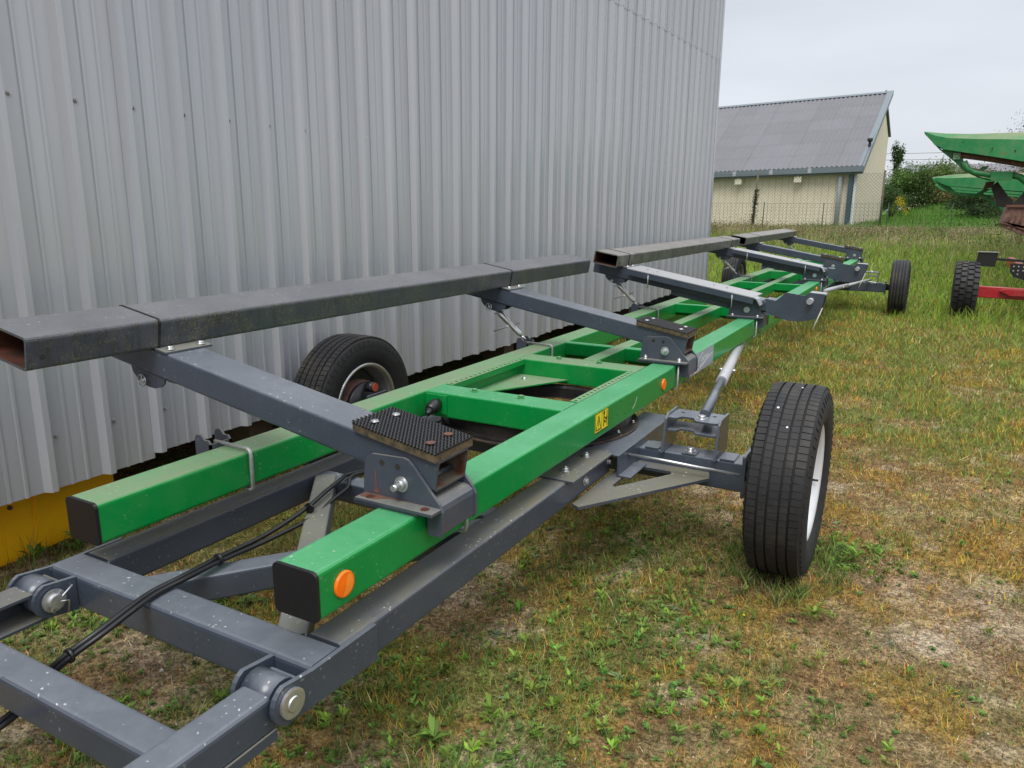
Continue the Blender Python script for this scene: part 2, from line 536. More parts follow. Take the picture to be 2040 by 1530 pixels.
def masks(x, y):
    """gravel, green, moss weights over the ground"""
    g = np.zeros_like(x)
    for a, b, s in GRAVEL:
        g = np.maximum(g, np.exp(-((x - a) ** 2 + (y - b) ** 2) / (s * s)) * 0.95)
    g = g * np.clip(-.35 + 2.3 * fbm(x, y, 0.16, 91, 4), 0, 1)
    g = np.maximum(g * .72, sst(fbm(x, y, 0.22, 11), 0.64, 0.76) * 0.5)
    far = sst(y, 5.0, 10.0) * .85 + 0.35 * sst(y, 2.0, 5)
    gr = sst(fbm(x, y, 0.42, 23), 0.42, 0.62) * 0.75 * (.5 + vnoise(x, y, 1.7, 24))
    und = sst(x, -1.2, -.6) * (1 - sst(x, 1.05, 1.5)) * sst(y, 0.9, 1.5) * (1 - sst(y, 2.3, 2.9))
    gr = np.clip(gr + far * (0.55 + 0.6 * (fbm(x, y, 1.6, 31) - 0.45)) + 0.35 * und, 0, 1)
    mo = sst(fbm(x, y, 0.30, 41), 0.46, 0.60)
    g = g * (1 - np.clip(far, 0, 1))
    gr = gr * (1 - .65 * sst(x, .5, 1.1) * (1 - sst(y, 3.0, 5.0))) * (.8 + .2 * sst(y, 3, 6))
    return g, gr, mo


def ground_color(x, y):
    g, gr, mo = masks(x, y)
    c = np.empty(x.shape + (3,))
    c[:] = (0.16, 0.098, 0.046)
    c2 = np.array((0.20, 0.125, 0.030))          # golden moss
    c3 = np.array((0.095, 0.125, 0.028))         # green
    c4 = np.array((0.36, 0.30, 0.225))           # limestone grit
    straw = sst(fbm(x, y, 0.20, 55), 0.45, 0.65)[..., None]
    c = c * (1 - straw) + np.array((0.22, 0.165, 0.085)) * straw
    c = c * (1 - mo[..., None] * .75) + c2 * mo[..., None] * .75
    c = c * (1 - gr[..., None] * .8) + c3 * gr[..., None] * .8
    c = c * (1 - g[..., None]) + c4 * g[..., None]
    c = c * (0.45 + 1.1 * fbm(x, y, 0.06, 61, 3))[..., None]
    c = c * 1.2
    fld = sst(y, 24, 34)[..., None]
    c = c * (1 - fld) + np.array((0.07, 0.15, 0.025)) * fld
    return c


def axis_lines(lo, hi, fine_lo, fine_hi, step, growth=1.12):
    a = list(np.arange(fine_lo, fine_hi, step))
    s, v_ = step, a[-1]
    while v_ < hi:
        s *= growth
        v_ += s
        a.append(v_)
    s, v_ = step, a[0]
    b = []
    while v_ > lo:
        s *= growth
        v_ -= s
        b.append(v_)
    return np.array(b[::-1] + a)


def fast_mesh(name, V, F, cols, mat, parent=None, smooth=False):
    """V (n,3), F (m,3 or 4) arrays, per-point colours"""
    me = bpy.data.meshes.new(name)
    n, (m, k) = len(V), F.shape
    me.vertices.add(n)
    me.vertices.foreach_set('co', V.astype(np.float32).ravel())
    me.loops.add(m * k)
    me.loops.foreach_set('vertex_index', F.astype(np.int32).ravel())
    me.polygons.add(m)
    me.polygons.foreach_set('loop_start', np.arange(0, m * k, k, dtype=np.int32))
    me.polygons.foreach_set('loop_total', np.full(m, k, dtype=np.int32))
    if smooth:
        me.polygons.foreach_set('use_smooth', np.ones(m, bool))
    me.update(calc_edges=True)
    if cols is not None:
        ca = me.color_attributes.new('Col', 'FLOAT_COLOR', 'POINT')
        ca.data.foreach_set('color', np.hstack([cols, np.ones((n, 1))]).astype(np.float32).ravel())
    me.materials.append(mat)
    return link(name, me, parent)


# ---------------------------------------------------------------- ground
gx = axis_lines(-600, 600, -3.2, 5.5, 0.05, 1.05)
gy = axis_lines(-300, 900, -1.6, 9.5, 0.05, 1.035)
GX, GY = np.meshgrid(gx, gy, indexing='xy')
GZ = terrain(GX, GY)
gc = ground_color(GX, GY)
nxg, nyg = len(gx), len(gy)
ii = np.arange(nyg - 1)[:, None] * nxg + np.arange(nxg - 1)[None, :]
Fg = np.stack([ii, ii + 1, ii + 1 + nxg, ii + nxg], -1).reshape(-1, 4)
m, n, l, b = new_mat('yard_ground')
va = n.new('ShaderNodeVertexColor')
va.layer_name = 'Col'
g_ = n.new('ShaderNodeNewGeometry')
f1 = noise(n, l, g_.outputs['Position'], 75, 6, 0.8)
f2 = noise(n, l, g_.outputs['Position'], 24, 5, 0.75)
sc = n.new('ShaderNodeVectorMath')
sc.operation = 'SCALE'
l.new(va.outputs[0], sc.inputs[0])
l.new(mth(n, l, 'MULTIPLY', ramp(n, l, f1, 0.38, 0.62, 0.25, 1.7), ramp(n, l, f2, 0.38, 0.62, 0.55, 1.45)), sc.inputs['Scale'])
l.new(sc.outputs[0], b.inputs['Base Color'])
b.inputs['Roughness'].default_value = 0.95
b.inputs['Specular IOR Level'].default_value = 0.15
bp = n.new('ShaderNodeBump')
bp.inputs['Strength'].default_value = 0.9
bp.inputs['Distance'].default_value = 0.012
l.new(f1, bp.inputs['Height'])
l.new(bp.outputs[0], b.inputs['Normal'])
ground = fast_mesh('ground', np.stack([GX, GY, GZ], -1).reshape(-1, 3), Fg, gc.reshape(-1, 3), m, smooth=True)
tag(ground, kind='structure')

# ---------------------------------------------------------------- warehouse with ribbed cladding
WX = -1.38
wh = thing('warehouse', 'tall grey ribbed metal warehouse wall behind the green trailer', 'building', (WX, 4.0, 0.0))
PIT = 0.246
RIB = [(0, 0), (.016, .034), (.040, .034), (.056, 0), (.108, 0), (.111, .0065), (.121, .0065), (.125, 0),
       (.174, 0), (.177, .0065), (.187, .0065), (.191, 0)]
Y0P = 0.907
for k in range(-5, 10):
    ya = Y0P + 4 * PIT * k
    prof = []
    for j in range(4):
        prof += [(ya + j * PIT + a, d_) for a, d_ in RIB]
    prof.append((ya + 4 * PIT + 0.004, 0.0))
    if k == 9:
        prof = [q for q in prof if q[0] < 10.08]
    off = WX + (0.0 if k % 2 else 0.0022)
    jit = random.uniform(-0.012, 0.012)
    zb = 0.405 + jit - (0.03 if k <= -1 else 0)
    lap0 = lambda yy: 3.40 + (yy - 6.0) * 0.025
    mb = MB()
    nn = len(prof)
    mb.add([(off + d_, y_, zb) for y_, d_ in prof] + [(off + d_, y_, lap0(y_) + 0.1) for y_, d_ in prof],
           [(i, i + 1, nn + i + 1, nn + i) for i in range(nn - 1)], 0)
    mb.add([(off + d_ - .0012, y_, zb) for y_, d_ in prof] + [(off + d_ - .0012, y_, lap0(y_) + 0.1) for y_, d_ in prof],
           [(i, i + 1, nn + i + 1, nn + i) for i in range(nn - 1)], 0)
    mb.add([(off + d_, y_, zb) for y_, d_ in prof] + [(off + d_ - .0012, y_, zb) for y_, d_ in prof],
           [(i, i + 1, nn + i + 1, nn + i) for i in range(nn - 1)], 0)
    mb.build('wall_panel', WALL if k % 3 else WALLB, wh, fix=False)
    mu = MB()
    mu.add([(off + 0.004 + d_, y_, lap0(y_)) for y_, d_ in prof] + [(off + .004 + d_, y_, 5.6) for y_, d_ in prof],
           [(i, i + 1, nn + i + 1, nn + i) for i in range(nn - 1)], 0)
    mu.add([(off + .004 + d_, y_, lap0(y_)) for y_, d_ in prof] + [(off + d_ - .0, y_, lap0(y_)) for y_, d_ in prof],
           [(i, i + 1, nn + i + 1, nn + i) for i in range(nn - 1)], 0)
    mu.build('wall_panel', WALLB if k % 3 else WALL, wh, fix=False)
scr = None
for z_, dy_ in ((1.88, 0.052 + .02), (0.596, 0.075)):
    for k in range(-12, 38):
        y_ = 0.415 - PIT + PIT * k + dy_ - 0.246 * 0
        if y_ > 9.9 or y_ < -4: continue
        if z_ < 1 and (k % 2 == 0 and y_ > 1.2): continue
        zz = z_ + random.uniform(-.004, .004)
        if scr is None:
            ms = MB()
            ms.tube([(WX + .001, y_, zz), (WX + .004, y_, zz)], 0.0095, 12)
            ms.tube([(WX + .004, y_, zz), (WX + .011, y_, zz)], 0.0055, 6)
            scr = ms.build('screw', GALV, wh)
            s0 = Vector((0, y_, zz))
        else:
            copy_at(scr, (0, y_ - s0.y, zz - s0.z))
# laps' screws
for k in range(0, 38):
    y_ = 0.415 + PIT * k + 0.072
    if y_ < 10: copy_at(scr, (0.006, y_ - s0.y, 3.44 + (y_ - 6) * .025 - s0.z))
mt = MB()
mt.box(WX - .06, WX + .042, 10.085, 10.10, 0.40, 5.6)
mt.box(WX + .037, WX + .041, 10.02, 10.085, 0.40, 5.6)
mt.build('corner_trim', WALL, wh)
mw = MB()
mw.box(-13.4, WX - .06, 10.06, 10.085, 0.0, 5.6)
mw.box(-13.4, WX - .06, -5.0, -4.98, 0.0, 5.6)
mw.box(-13.42, -13.40, -5.0, 10.085, 0.0, 5.6)
mw.build('side_wall', WALL, wh)
mr = MB()
mr.add([(WX + .15, -5.2, 5.58), (WX + .15, 10.3, 5.58), (-7.4, 10.3, 6.9), (-7.4, -5.2, 6.9), (-13.6, -5.2, 5.58), (-13.6, 10.3, 5.58),
        (WX + .15, -5.2, 5.64), (WX + .15, 10.3, 5.64), (-7.4, 10.3, 6.96), (-7.4, -5.2, 6.96), (-13.6, -5.2, 5.64), (-13.6, 10.3, 5.64)],
       [(0, 1, 2, 3), (3, 2, 5, 4), (6, 9, 8, 7), (9, 10, 11, 8), (0, 6, 7, 1), (4, 5, 11, 10), (1, 7, 8, 2), (2, 8, 11, 5), (0, 3, 9, 6), (3, 4, 10, 9)])
mr.build('roof', WALL, wh, fix=False)
OBS = simple('old_brown_steel', (0.10, 0.07, 0.05), 0.8)
for y_ in (-3.4, 1.62, 4.35, 7.3, 9.9):
    MB().box(WX - .30, WX - .10, y_ - .08, y_ + .08, 0.0, 5.5).build('wall_stud', OBS, wh)
for z_ in (1.84, .57):
    MB().box(WX - .10, WX - .03, -4.9, 10.0, z_, z_ + .07).build('cladding_rail', DARKIN, wh)
mf = MB()
mf.box(WX - 2.3, WX - 2.2, 1.2, 10.0, 0.0, 3.0)
mf.build('inner_partition', DARKIN, wh)
# yellow sheet-metal guard standing inside under the cladding
yg = thing('yellow_guard_panel', 'folded yellow sheet metal panel under the bottom edge of the grey wall', 'panel', (-1.6900, 0.3, 0))
my = MB()
my.prism_z([(-1.6500, -0.9), (-1.6700, 0.50), (-1.7300, 0.66), (-1.7500, 0.66), (-1.7000, 0.50), (-1.6800, -0.9)], 0.01, 0.75)
my.build('side_plate', YELLOW, yg)
my = MB()
my.add([(-1.6690, .497, .012), (-1.7050, .90, 0.03), (-1.7050, .92, 0.75), (-1.6650, .60, .75), (-1.7150, .505, .012), (-1.7400, .90, 0.03), (-1.7400, .92, 0.75), (-1.7000, .58, .75)],
       [(0, 1, 2, 3), (7, 6, 5, 4), (1, 5, 6, 2), (0, 3, 7, 4), (3, 2, 6, 7), (0, 4, 5, 1)])
my.build('folded_plate', YELLOW, yg)
my = MB()
my.tube([(-1.6720, .42, .25), (-1.6620, .42, .25)], .010, 10)
my.build('bolt', RUST, yg)

# ---------------------------------------------------------------- header trailer
TR = thing('header_trailer', 'long green and slate grey four wheeled header transport trailer along the grey wall', 'trailer', (0, 0, 0))
RO, RI, ZT, ZB = 0.4705, 0.3385, 0.686, 0.564
RC = (RO + RI) / 2
RL = 13.2
for s in (1, -1):
    mb = MB().sweep((s * RC, 0.004, (ZT + ZB) / 2), (s * RC, RL, (ZT + ZB) / 2), rrect(RO - RI, ZT - ZB, 0.011, 3))
    rail = mb.build('rail', GREEND if s < 0 else GREEN, TR)
    for y_ in (-0.006, RL - 0.003):
        mb = MB().sweep((s * RC, y_, (ZT + ZB) / 2), (s * RC, y_ + .010, (ZT + ZB) / 2), rrect(RO - RI + .003, ZT - ZB + .003, 0.014, 3))
        mb.build('end_cap', BLACKP, TR)
# cross members and centre beam
for y_ in (1.635, 2.51):
    o = MB().sweep((-RI, y_, .626), (RI, y_, .626), rrect(.15, .114, .009), cap=False).build('crossmember', GREEN if y_ < 2 else GREEND, TR)
    for x_ in (-.142, .095):
        bl = MB().hexbolt((x_, y_ + .02, .684), 'z', .012, .009).build('bolt', GREEND, o)
CX = 0.010
for y_ in (1.559, 1.711, 2.434, 2.586):
    for s in (-1, 1):
        zz = [(s * (RI - .002), y_ + (.002 if y_ in (1.711, 2.586) else -.002), .570 + .112 * t) for t in np.linspace(0, 1, 12)]
        MB().tube([Vector(p_) + Vector((0, random.uniform(-.0012, .0012), 0)) for p_ in zz], [random.uniform(.003, .0048) for _ in zz], 6).build('weld_bead', GREEN, TR)
MB().sweep((CX, 2.586, .632), (CX, 9.48, .632), rrect(.082, .10, .008)).build('centre_beam', GREEND, TR)
for y_ in (3.06, 5.32, 7.73):
    for x0, x1 in ((-RI, CX - .041), (CX + .041, RI)):
        MB().sweep((x0, y_, .642), (x1, y_, .642), rrect(.06, .078, .007), cap=False).build('crossmember', GREEN, TR)
        g2 = MB().box(x0 + .001, x1 - .001, y_ + .034, y_ + .040, .575, .645)
        g2.build('web_plate', GREEN, TR)
for y_ in (9.55, 10.35, 12.0, 13.1):
    MB().sweep((-RI, y_, .628), (RI, y_, .628), rrect(.12, .110, .009), cap=False).build('crossmember', GREEND, TR)
for s in (-1, 1):       # deeper frame below the rails
    MB().box(s * .405 - .012, s * .405 + .012, 4.30, 6.4, .49, .5635).build('side_reinforcement', GREEN, TR)
    x0, x1 = sorted((s * .3385, s * .300))
    # perforated angle along the opening above the turntable
    ml = MB()
    za, zb_ = .6775, .6835
    ya, yb = 1.715, 2.43
    ml.box(x0, x0 + .012, ya, yb, za, zb_)
    ml.box(x1 - .012, x1, ya, yb, za, zb_)
    q = 17
    for i in range(q + 1):
        yy = ya + (yb - ya) * i / q
        ml.box(x0 + .012, x1 - .012, max(ya, yy - .013), min(yb, yy + .013), za, zb_)
    ml.box(*sorted((s * .300, s * .303)), ya, yb, .655, za)
    ml.build('perforated_angle', GREEND, TR)
mg = MB().prism_z([(-.335, 1.86), (-.335, 2.43), (-.04, 2.43)], .590, .597)
gp = mg.build('gusset', GREEND, TR)
MB().hexbolt((-.25, 2.33, .597), 'z', .011, .008).build('bolt', ZINC, gp)
# reflectors
for y_ in (.084, 2.47, 5.43, 7.87, 11.2):
    rr = .033 if y_ < 1 else .030
    mb = MB().lathe_x([(RO + .0005, rr), (RO + .005, rr), (RO + .008, rr * .93), (RO + .008, rr * .86)], y_, .624, 28)
    o = mb.build('reflector', ORANGE, TR, fix=False)
    mb = MB()
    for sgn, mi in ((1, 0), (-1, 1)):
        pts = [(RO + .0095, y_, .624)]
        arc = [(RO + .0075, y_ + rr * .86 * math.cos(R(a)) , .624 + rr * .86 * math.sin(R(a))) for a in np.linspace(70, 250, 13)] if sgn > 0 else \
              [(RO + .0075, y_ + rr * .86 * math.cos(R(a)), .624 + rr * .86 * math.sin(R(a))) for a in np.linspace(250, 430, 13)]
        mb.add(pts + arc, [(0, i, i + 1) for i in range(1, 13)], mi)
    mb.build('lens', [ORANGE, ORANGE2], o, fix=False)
# stickers on the right rail: yellow warning sticker
st = MB().box(RO + .0004, RO + .0012, 1.592, 1.732, .592, .678)
st = st.build('warning_sticker', [YSTICK], TR)
X1 = RO + .0018


def flat_poly(mb, pts, x=X1, m=0):
    mb.add([(x, y, z) for y, z in pts], [tuple(range(len(pts)))], m)


def flat_line(mb, pts, w, x=X1, m=0):
    for (a, b_), (c_, d_) in zip(pts[:-1], pts[1:]):
        L_ = math.hypot(c_ - a, d_ - b_)
        if L_ < 1e-6: continue
        ny, nz = -(d_ - b_) / L_ * w / 2, (c_ - a) / L_ * w / 2
        mb.add([(x, a + ny, b_ + nz), (x, c_ + ny, d_ + nz), (x, c_ - ny, d_ - nz), (x, a - ny, b_ - nz)], [(0, 1, 2, 3)], m)


mk = MB()
flat_line(mk, [(1.594, .594), (1.730, .594), (1.730, .676), (1.594, .676), (1.594, .592)], .004)
flat_line(mk, [(1.661, .594), (1.661, .676)], .003)
flat_line(mk, [(1.603, .604), (1.653, .604), (1.628, .664), (1.603, .604)], .005)
flat_line(mk, [(1.628, .645), (1.628, .620)], .005)
flat_line(mk, [(1.628, .614), (1.628, .609)], .005)
flat_line(mk, [(1.682, .604), (1.684, .632), (1.684, .655)], .008)
flat_line(mk, [(1.684, .632), (1.700, .618), (1.712, .640)], .006)
flat_line(mk, [(1.684, .645), (1.706, .636), (1.722, .640)], .005)
flat_line(mk, [(1.716, .604), (1.716, .668)], .006)
mk.add([(X1, 1.684 + .009 * math.cos(a), .663 + .009 * math.sin(a)) for a in np.linspace(0, 2 * math.pi, 11)[:-1]], [tuple(range(10))])
mk.build('warning_pictogram', BLACKP, st, fix=False)
# grey maker's sticker with a white script mark and a red stroke
sg = MB().box(RO + .0004, RO + .0012, 2.935, 3.44, .568, .683).build('maker_sticker', GSTICK, TR)
cu = bpy.data.curves.new('script', 'FONT')
cu.body = 'ochet'
cu.size = 0.066
cu.shear = 0.35
to = bpy.data.objects.new('tmp_text', cu)
COL.objects.link(to)
dg = bpy.context.evaluated_depsgraph_get()
tm = bpy.data.meshes.new_from_object(to.evaluated_get(dg))
bpy.data.objects.remove(to)
co = np.empty(len(tm.vertices) * 3)
tm.vertices.foreach_get('co', co)
co = co.reshape(-1, 3)
mm = MB()
mm.add([(X1, 3.16 + x_ * 1.15, .622 + z_ * .8) for x_, z_, _ in co], [tuple(p_.vertices) for p_ in tm.polygons])
flat_line(mm, [(3.20, .664), (3.195, .671), (3.175, .668), (3.12, .645), (3.06, .612), (3.035, .586), (3.04, .576), (3.06, .575), (3.13, .594), (3.22, .608), (3.32, .622), (3.42, .640)], .0055)
flat_line(mm, [(3.08, .573), (3.16, .589), (3.26, .607)], .004)
mm.build('script_mark', WHITE, sg, fix=False)
mm = MB()
flat_line(mm, [(2.985, .578), (3.05, .588), (3.13, .597)], .006, X1 + .0006)
mm.build('red_stroke', REDM, sg, fix=False)
mm = MB()
flat_line(mm, [(2.03, .600), (2.06, .615), (2.085, .645)], .010, RO + .0006)
mm.build('paint_scratch', simple('pale_scratch', (0.35, 0.5, 0.35), 0.6), TR, fix=False)
# socket plate and plug in the corner of the first crossmember
pl = MB().box(-.335, -.225, 1.552, 1.559, .588, .672).build('socket_plate', GREEN, TR)
ms_ = MB()
ms_.tube([(-.275, 1.551, .632), (-.272, 1.525, .630), (-.268, 1.500, .626), (-.262, 1.470, .622)], [.026, .030, .030, .020], 16)
ms_.tube([(-.262, 1.472, .622), (-.258, 1.448, .606)], [.018, .010], 12)
so = ms_.build('socket', BLACKP, pl)
MB().tube([(-.258, 1.450, .608), (-.262, 1.435, .585), (-.28, 1.43, .54), (-.26, 1.36, .50)], .006, 8).build('socket_cable', BLACKP, TR)

# supports: bracket, sloping arm, pads, struts
TH = math.atan(0.172)
ATOP = lambda x: .831 + .172 * (.505 - x)
PLATE = [(.262, .696), (.270, .792), (.279, .812), (.297, .823), (.405, .828), (.421, .824), (.436, .810), (.520, .716), (.531, .694), (.532, .632), (.524, .622), (.482, .622), (.480, .690), (.478, .696)]
YB = [0.41, 2.70, 4.66, 8.18, 9.88, 12.75]
AW = 0.150


def half_hole_plate(mb, y0, y1):
    mb.prism_y(PLATE, y0, y1)


for bi, y0 in enumerate(YB):
    far = bi >= 2
    front = MB()
    half_hole_plate(front, y0, y0 + .010)
    if bi != 2 and bi != 3 or True:
        front.box(.268, .528, y0 - .045, y0 + .002, ZT + .010, ZT + .019)
    fo = front.build('bracket_plate', SLATEB, TR, bevel=.0015)
    mbk = MB()
    half_hole_plate(mbk, y0 + AW + .016, y0 + AW + .026)
    mbk.build('bracket_plate', SLATEB, TR, bevel=.0015)
    # holes
    if not far:
        for hx, hz in ((.332, .803), (.386, .800)):
            MB().tube([(hx, y0 - .0012, hz), (hx, y0 + .004, hz)], .0085, 14).build('bolt_hole', DARKIN, fo)
        if bi == 0:
            for hx in (.305, .490):
                MB().tube([(hx, y0 - .022, ZT + .0155), (hx, y0 - .022, ZT + .0202)], .0125, 14).build('bolt_hole', RUSTIN, fo)
            # rust bleeding from the flange
            mm = MB()
            mm.add([(.300, y0 - .0008, .712), (.325, y0 - .0008, .710), (.313, y0 - .0008, .727), (.311, y0 - .0008, .775), (.306, y0 - .0008, .773), (.305, y0 - .0008, .727)], [(0, 1, 2, 3, 4, 5)])
            mm.add([(.272, y0 - .030, ZT + .0196), (.322, y0 - .034, ZT + .0196), (.355, y0 - .012, ZT + .0196), (.40, y0 - .006, ZT + .0196), (.47, y0 - .001, ZT + .0196), (.27, y0 - .001, ZT + .0196)], [(0, 1, 2, 3, 4, 5)])
            mm.build('rust_run', RUST, fo, fix=False)
        else:
            for hx in (.300, .484):
                MB().hexbolt((hx, y0 - .022, ZT + .019), 'z', .0105, .012, shank=.006).build('bolt', ZINC, fo)
    else:
        for hx in (.300, .484):
            MB().hexbolt((hx, y0 - .022, ZT + .019), 'z', .0105, .012).build('bolt', ZINC, fo)
    MB().hexbolt((.398, y0, .752), 'y', .0155, .013, shank=.024).build('pivot_bolt', ZINC, fo)
    MB().tube([(.455, y0 + .02, .765), (.455, y0 + AW + .01, .765)], .008, 10).build('stop_pin', SLATE, TR)
    # saddle hooked over the rail
    sd = [(.30, .697), (.30, .722), (.497, .722), (.512, .718), (.523, .708), (.527, .694), (.527, .628), (.482, .628), (.482, .690), (.478, .697)]
    MB().prism_y(sd, y0 + .010, y0 + AW + .016).build('saddle', SLATEB, TR, bevel=.003)
    MB().prism_y([(.262, .688), (.262, .697), (.478, .697), (.478, .688)], y0 - .04, y0 + AW + .026).build('base_plate', SLATEB, TR)
    # u bolts round the rails
    for yy in ([y0 + AW + .045] if bi == 0 else [y0 - .022, y0 + AW + .045]):
        MB().tube([(RO + .012, yy, ZT + .018), (RO + .012, yy, ZB + .01), (RO + .008, yy, ZB - .006), (RO - .003, yy, ZB - .010), (RI, yy, ZB - .010)], .0055, 8).build('u_bolt', GALV, TR)
    yy = y0 + .125
    MB().tube([(-RO - .03, yy, ZT + .012), (-RI - .004, yy, ZT + .010), (-RI + .006, yy, ZT + .004), (-RI + .010, yy, ZT - .008), (-RI + .010, yy, ZB - .004), (-RI + .004, yy, ZB - .012), (-RO, yy, ZB - .012)],
              .0062 if bi else .0068, 8).build('u_bolt', GALV, TR)
    lp = MB().prism_y([(-.545, .640), (-.545, .715), (-.535, .728), (-.515, .728), (-.500, .712), (-.480, .712), (-.4715, .700), (-.4715, .640)], yy - .045, yy - .036)
    lp.prism_y([(-.545, .640), (-.545, .715), (-.535, .728), (-.515, .728), (-.500, .712), (-.480, .712), (-.4715, .700), (-.4715, .640)], yy + .036, yy + .045)
    lp.box(-.478, -.4715, yy - .045, yy + .045, .60, .700)
    lp.build('clamp_lug', SLATED, TR)
    # arm: rectangular tube, open at the low end
    a0 = Vector((.505, y0 + .013 + AW / 2, ATOP(.505) - .0455))
    a1 = Vector((-.86, y0 + .013 + AW / 2, ATOP(-.86) - .0455))
    w_, h_ = AW, .090
    MB().sweep(a0, a1, rrect(w_, h_, .009), hollow=rrect(w_ - .012, h_ - .012, .005), m_in=1).build('support_arm', [SLATE, ARMIN], TR)
    # tab with two bolts beside the long beam
    sl = math.cos(TH)
    yc = y0 + .013
    tabm = MB()
    zf = lambda x: ATOP(x) + .0008
    tabm.add([(x, y, zf(x) + dz) for dz in (0, .007) for x in (-.612, -.556) for y in (yc - .004, yc + AW + .03)], [(0, 1, 3, 2), (4, 6, 7, 5), (0, 4, 5, 1), (2, 3, 7, 6), (0, 2, 6, 4), (1, 5, 7, 3)])
    tb = tabm.build('beam_tab', SLATEB, TR)
    for q_ in (.03, AW):
        MB().hexbolt((-.578, yc + q_, zf(-.578) + .007), 'z', .0105, .008).build('bolt', ZINC, tb)
    # lug below the arm with ring pin
    lm = []
    for i in range(9):
        a = R(180 + 180 * i / 8)
        lm.append((-.675 + .085 * math.cos(a) * (1.0), ATOP(-.675 + .085 * math.cos(a)) - .092 + .052 * math.sin(a)))
    lg = MB()
    for d_ in (.020, .100):
        lg.prism_y(lm, y0 + d_, y0 + d_ + .008)
    lgo = lg.build('arm_lug', SLATE, TR)
    lx, lz = -.70, ATOP(-.70) - .127
    if bi < 2:
        pts = [(lx + .020 * math.cos(a), y0 + .012, lz + .020 * math.sin(a)) for a in np.linspace(0, 2 * math.pi, 21)]
        rg = MB().tube(pts, .0022, 6, cap=False)
        for a in (R(90), R(210), R(330)):
            rg.tube([(lx, y0 + .012, lz), (lx + .019 * math.cos(a), y0 + .012, lz + .019 * math.sin(a))], .0022, 6)
        rg.tube([(lx, y0 + .010, lz), (lx, y0 + .11, lz + .004)], .006, 8)
        rg.build('ring_pin', ZINC, lgo)
    else:
        MB().tube([(lx, y0 + .006, lz), (lx, y0 + .11, lz)], .011, 10).build('lug_pin', ZINC, lgo)
    if bi:
        p0 = Vector((lx + .005, y0 + .06, lz - .005))
        p1 = Vector((-.508, yy, .712))
        dv = p1 - p0
        P = lambda t: p0 + dv * t
        tb_ = MB()
        tb_.tube([P(0), P(.16)], .009, 10)
        tb_.tube([P(.14), P(.16), P(.20), P(.44), P(.48), P(.70), P(.80), P(.88)], [.010, .016, .0185, .0185, .014, .0165, .0165, .010], 12)
        tb_.tube([P(.86), P(1.0)], .0085, 10)
        hd = Vector((dv.z, 0.55, -dv.x)).normalized()
        hh = Vector((-.85, -.35, -.32)).normalized()
        tso = tb_.build('turnbuckle', ZINC, TR)
        MB().tube([P(.56) - hh * -.115, P(.56) - hh * .055], .0048, 8).build('turnbuckle_handle', ZINC, tso)
        MB().tube([P(.17) + hh * .03, P(.17) - hh * .03], .003, 6).build('cotter_pin', GALV, tso)
    # grip pad: expanded metal over a board
    if bi in (0, 1, 4, 5):
        bd = MB()
        xs0, xs1 = .232, .512
        ya, yb = y0 + .000, y0 + AW + .034
        z_ = lambda x, d_: ATOP(x) + d_
        bd.add([(x, y, z_(x, dz)) for dz in (.001, .022) for x in (xs0, xs1) for y in (ya, yb)], [(0, 1, 3, 2), (4, 6, 7, 5), (0, 4, 5, 1), (2, 3, 7, 6), (0, 2, 6, 4), (1, 5, 7, 3)])
        bo = bd.build('pad_board', WOOD, TR)
        gm = MB()
        nx_, ny_ = (26, 11) if bi == 0 else (22, 9)
        dx_, dy_ = (xs1 - xs0 + .006) / nx_, (yb - ya + .006) / ny_
        for i in range(nx_):
            for j in range(ny_):
                cx_, cy_ = xs0 - .003 + (i + .5) * dx_, ya - .003 + (j + .5) * dy_
                for (ax, ay, bx_, by_) in ((-.5, 0, 0, .5), (0, .5, .5, 0), (.5, 0, 0, -.5), (0, -.5, -.5, 0)):
                    pa = Vector((cx_ + ax * dx_, cy_ + ay * dy_, 0))
                    pb = Vector((cx_ + bx_ * dx_, cy_ + by_ * dy_, 0))
                    nrm = Vector((-(pb.y - pa.y), pb.x - pa.x, 0)).normalized() * .0019
                    vs = []
                    for q_ in (pa, pb):
                        hi = .009 if abs(q_.y - cy_) < 1e-5 else .004
                        for dz in (hi - .0045, hi):
                            for s_ in (-1, 1):
                                w0 = q_ + nrm * s_
                                vs.append((w0.x, w0.y, z_(w0.x, .022 + dz)))
                    gm.add(vs, [(2, 3, 7, 6), (0, 2, 6, 4), (1, 5, 7, 3)])
        go = gm.build('grip_mesh', BLACKP, TR, fix=False)
        go['kind'] = 'stuff'
        for i, (qx, qy) in enumerate(((.275, .045), (.280, .135), (.465, .045), (.462, .135))):
            rusty = bi == 0 and i >= 2
            c_ = Vector((qx, y0 + qy, z_(qx, .030)))
            sm_ = MB().tube([c_, c_ + Vector((0, 0, .0025))], .012 if not rusty else .013, 14)
            if not rusty: sm_.tube([c_ + Vector((0, 0, .002)), c_ + Vector((0, 0, .005))], .010, 12)
            sm_.build('pad_screw', RUST if rusty else ZINC, bo)

# long load beams lying on the arms
tx = Vector((-math.cos(TH), 0, math.sin(TH)))
tn = Vector((math.sin(TH), 0, math.cos(TH)))


def tilted(mb, y0, y1, prof, **k):
    mb.sweep(base + Vector((0, y0, 0)), base + Vector((0, y1, 0)), prof, up=tn, **k)


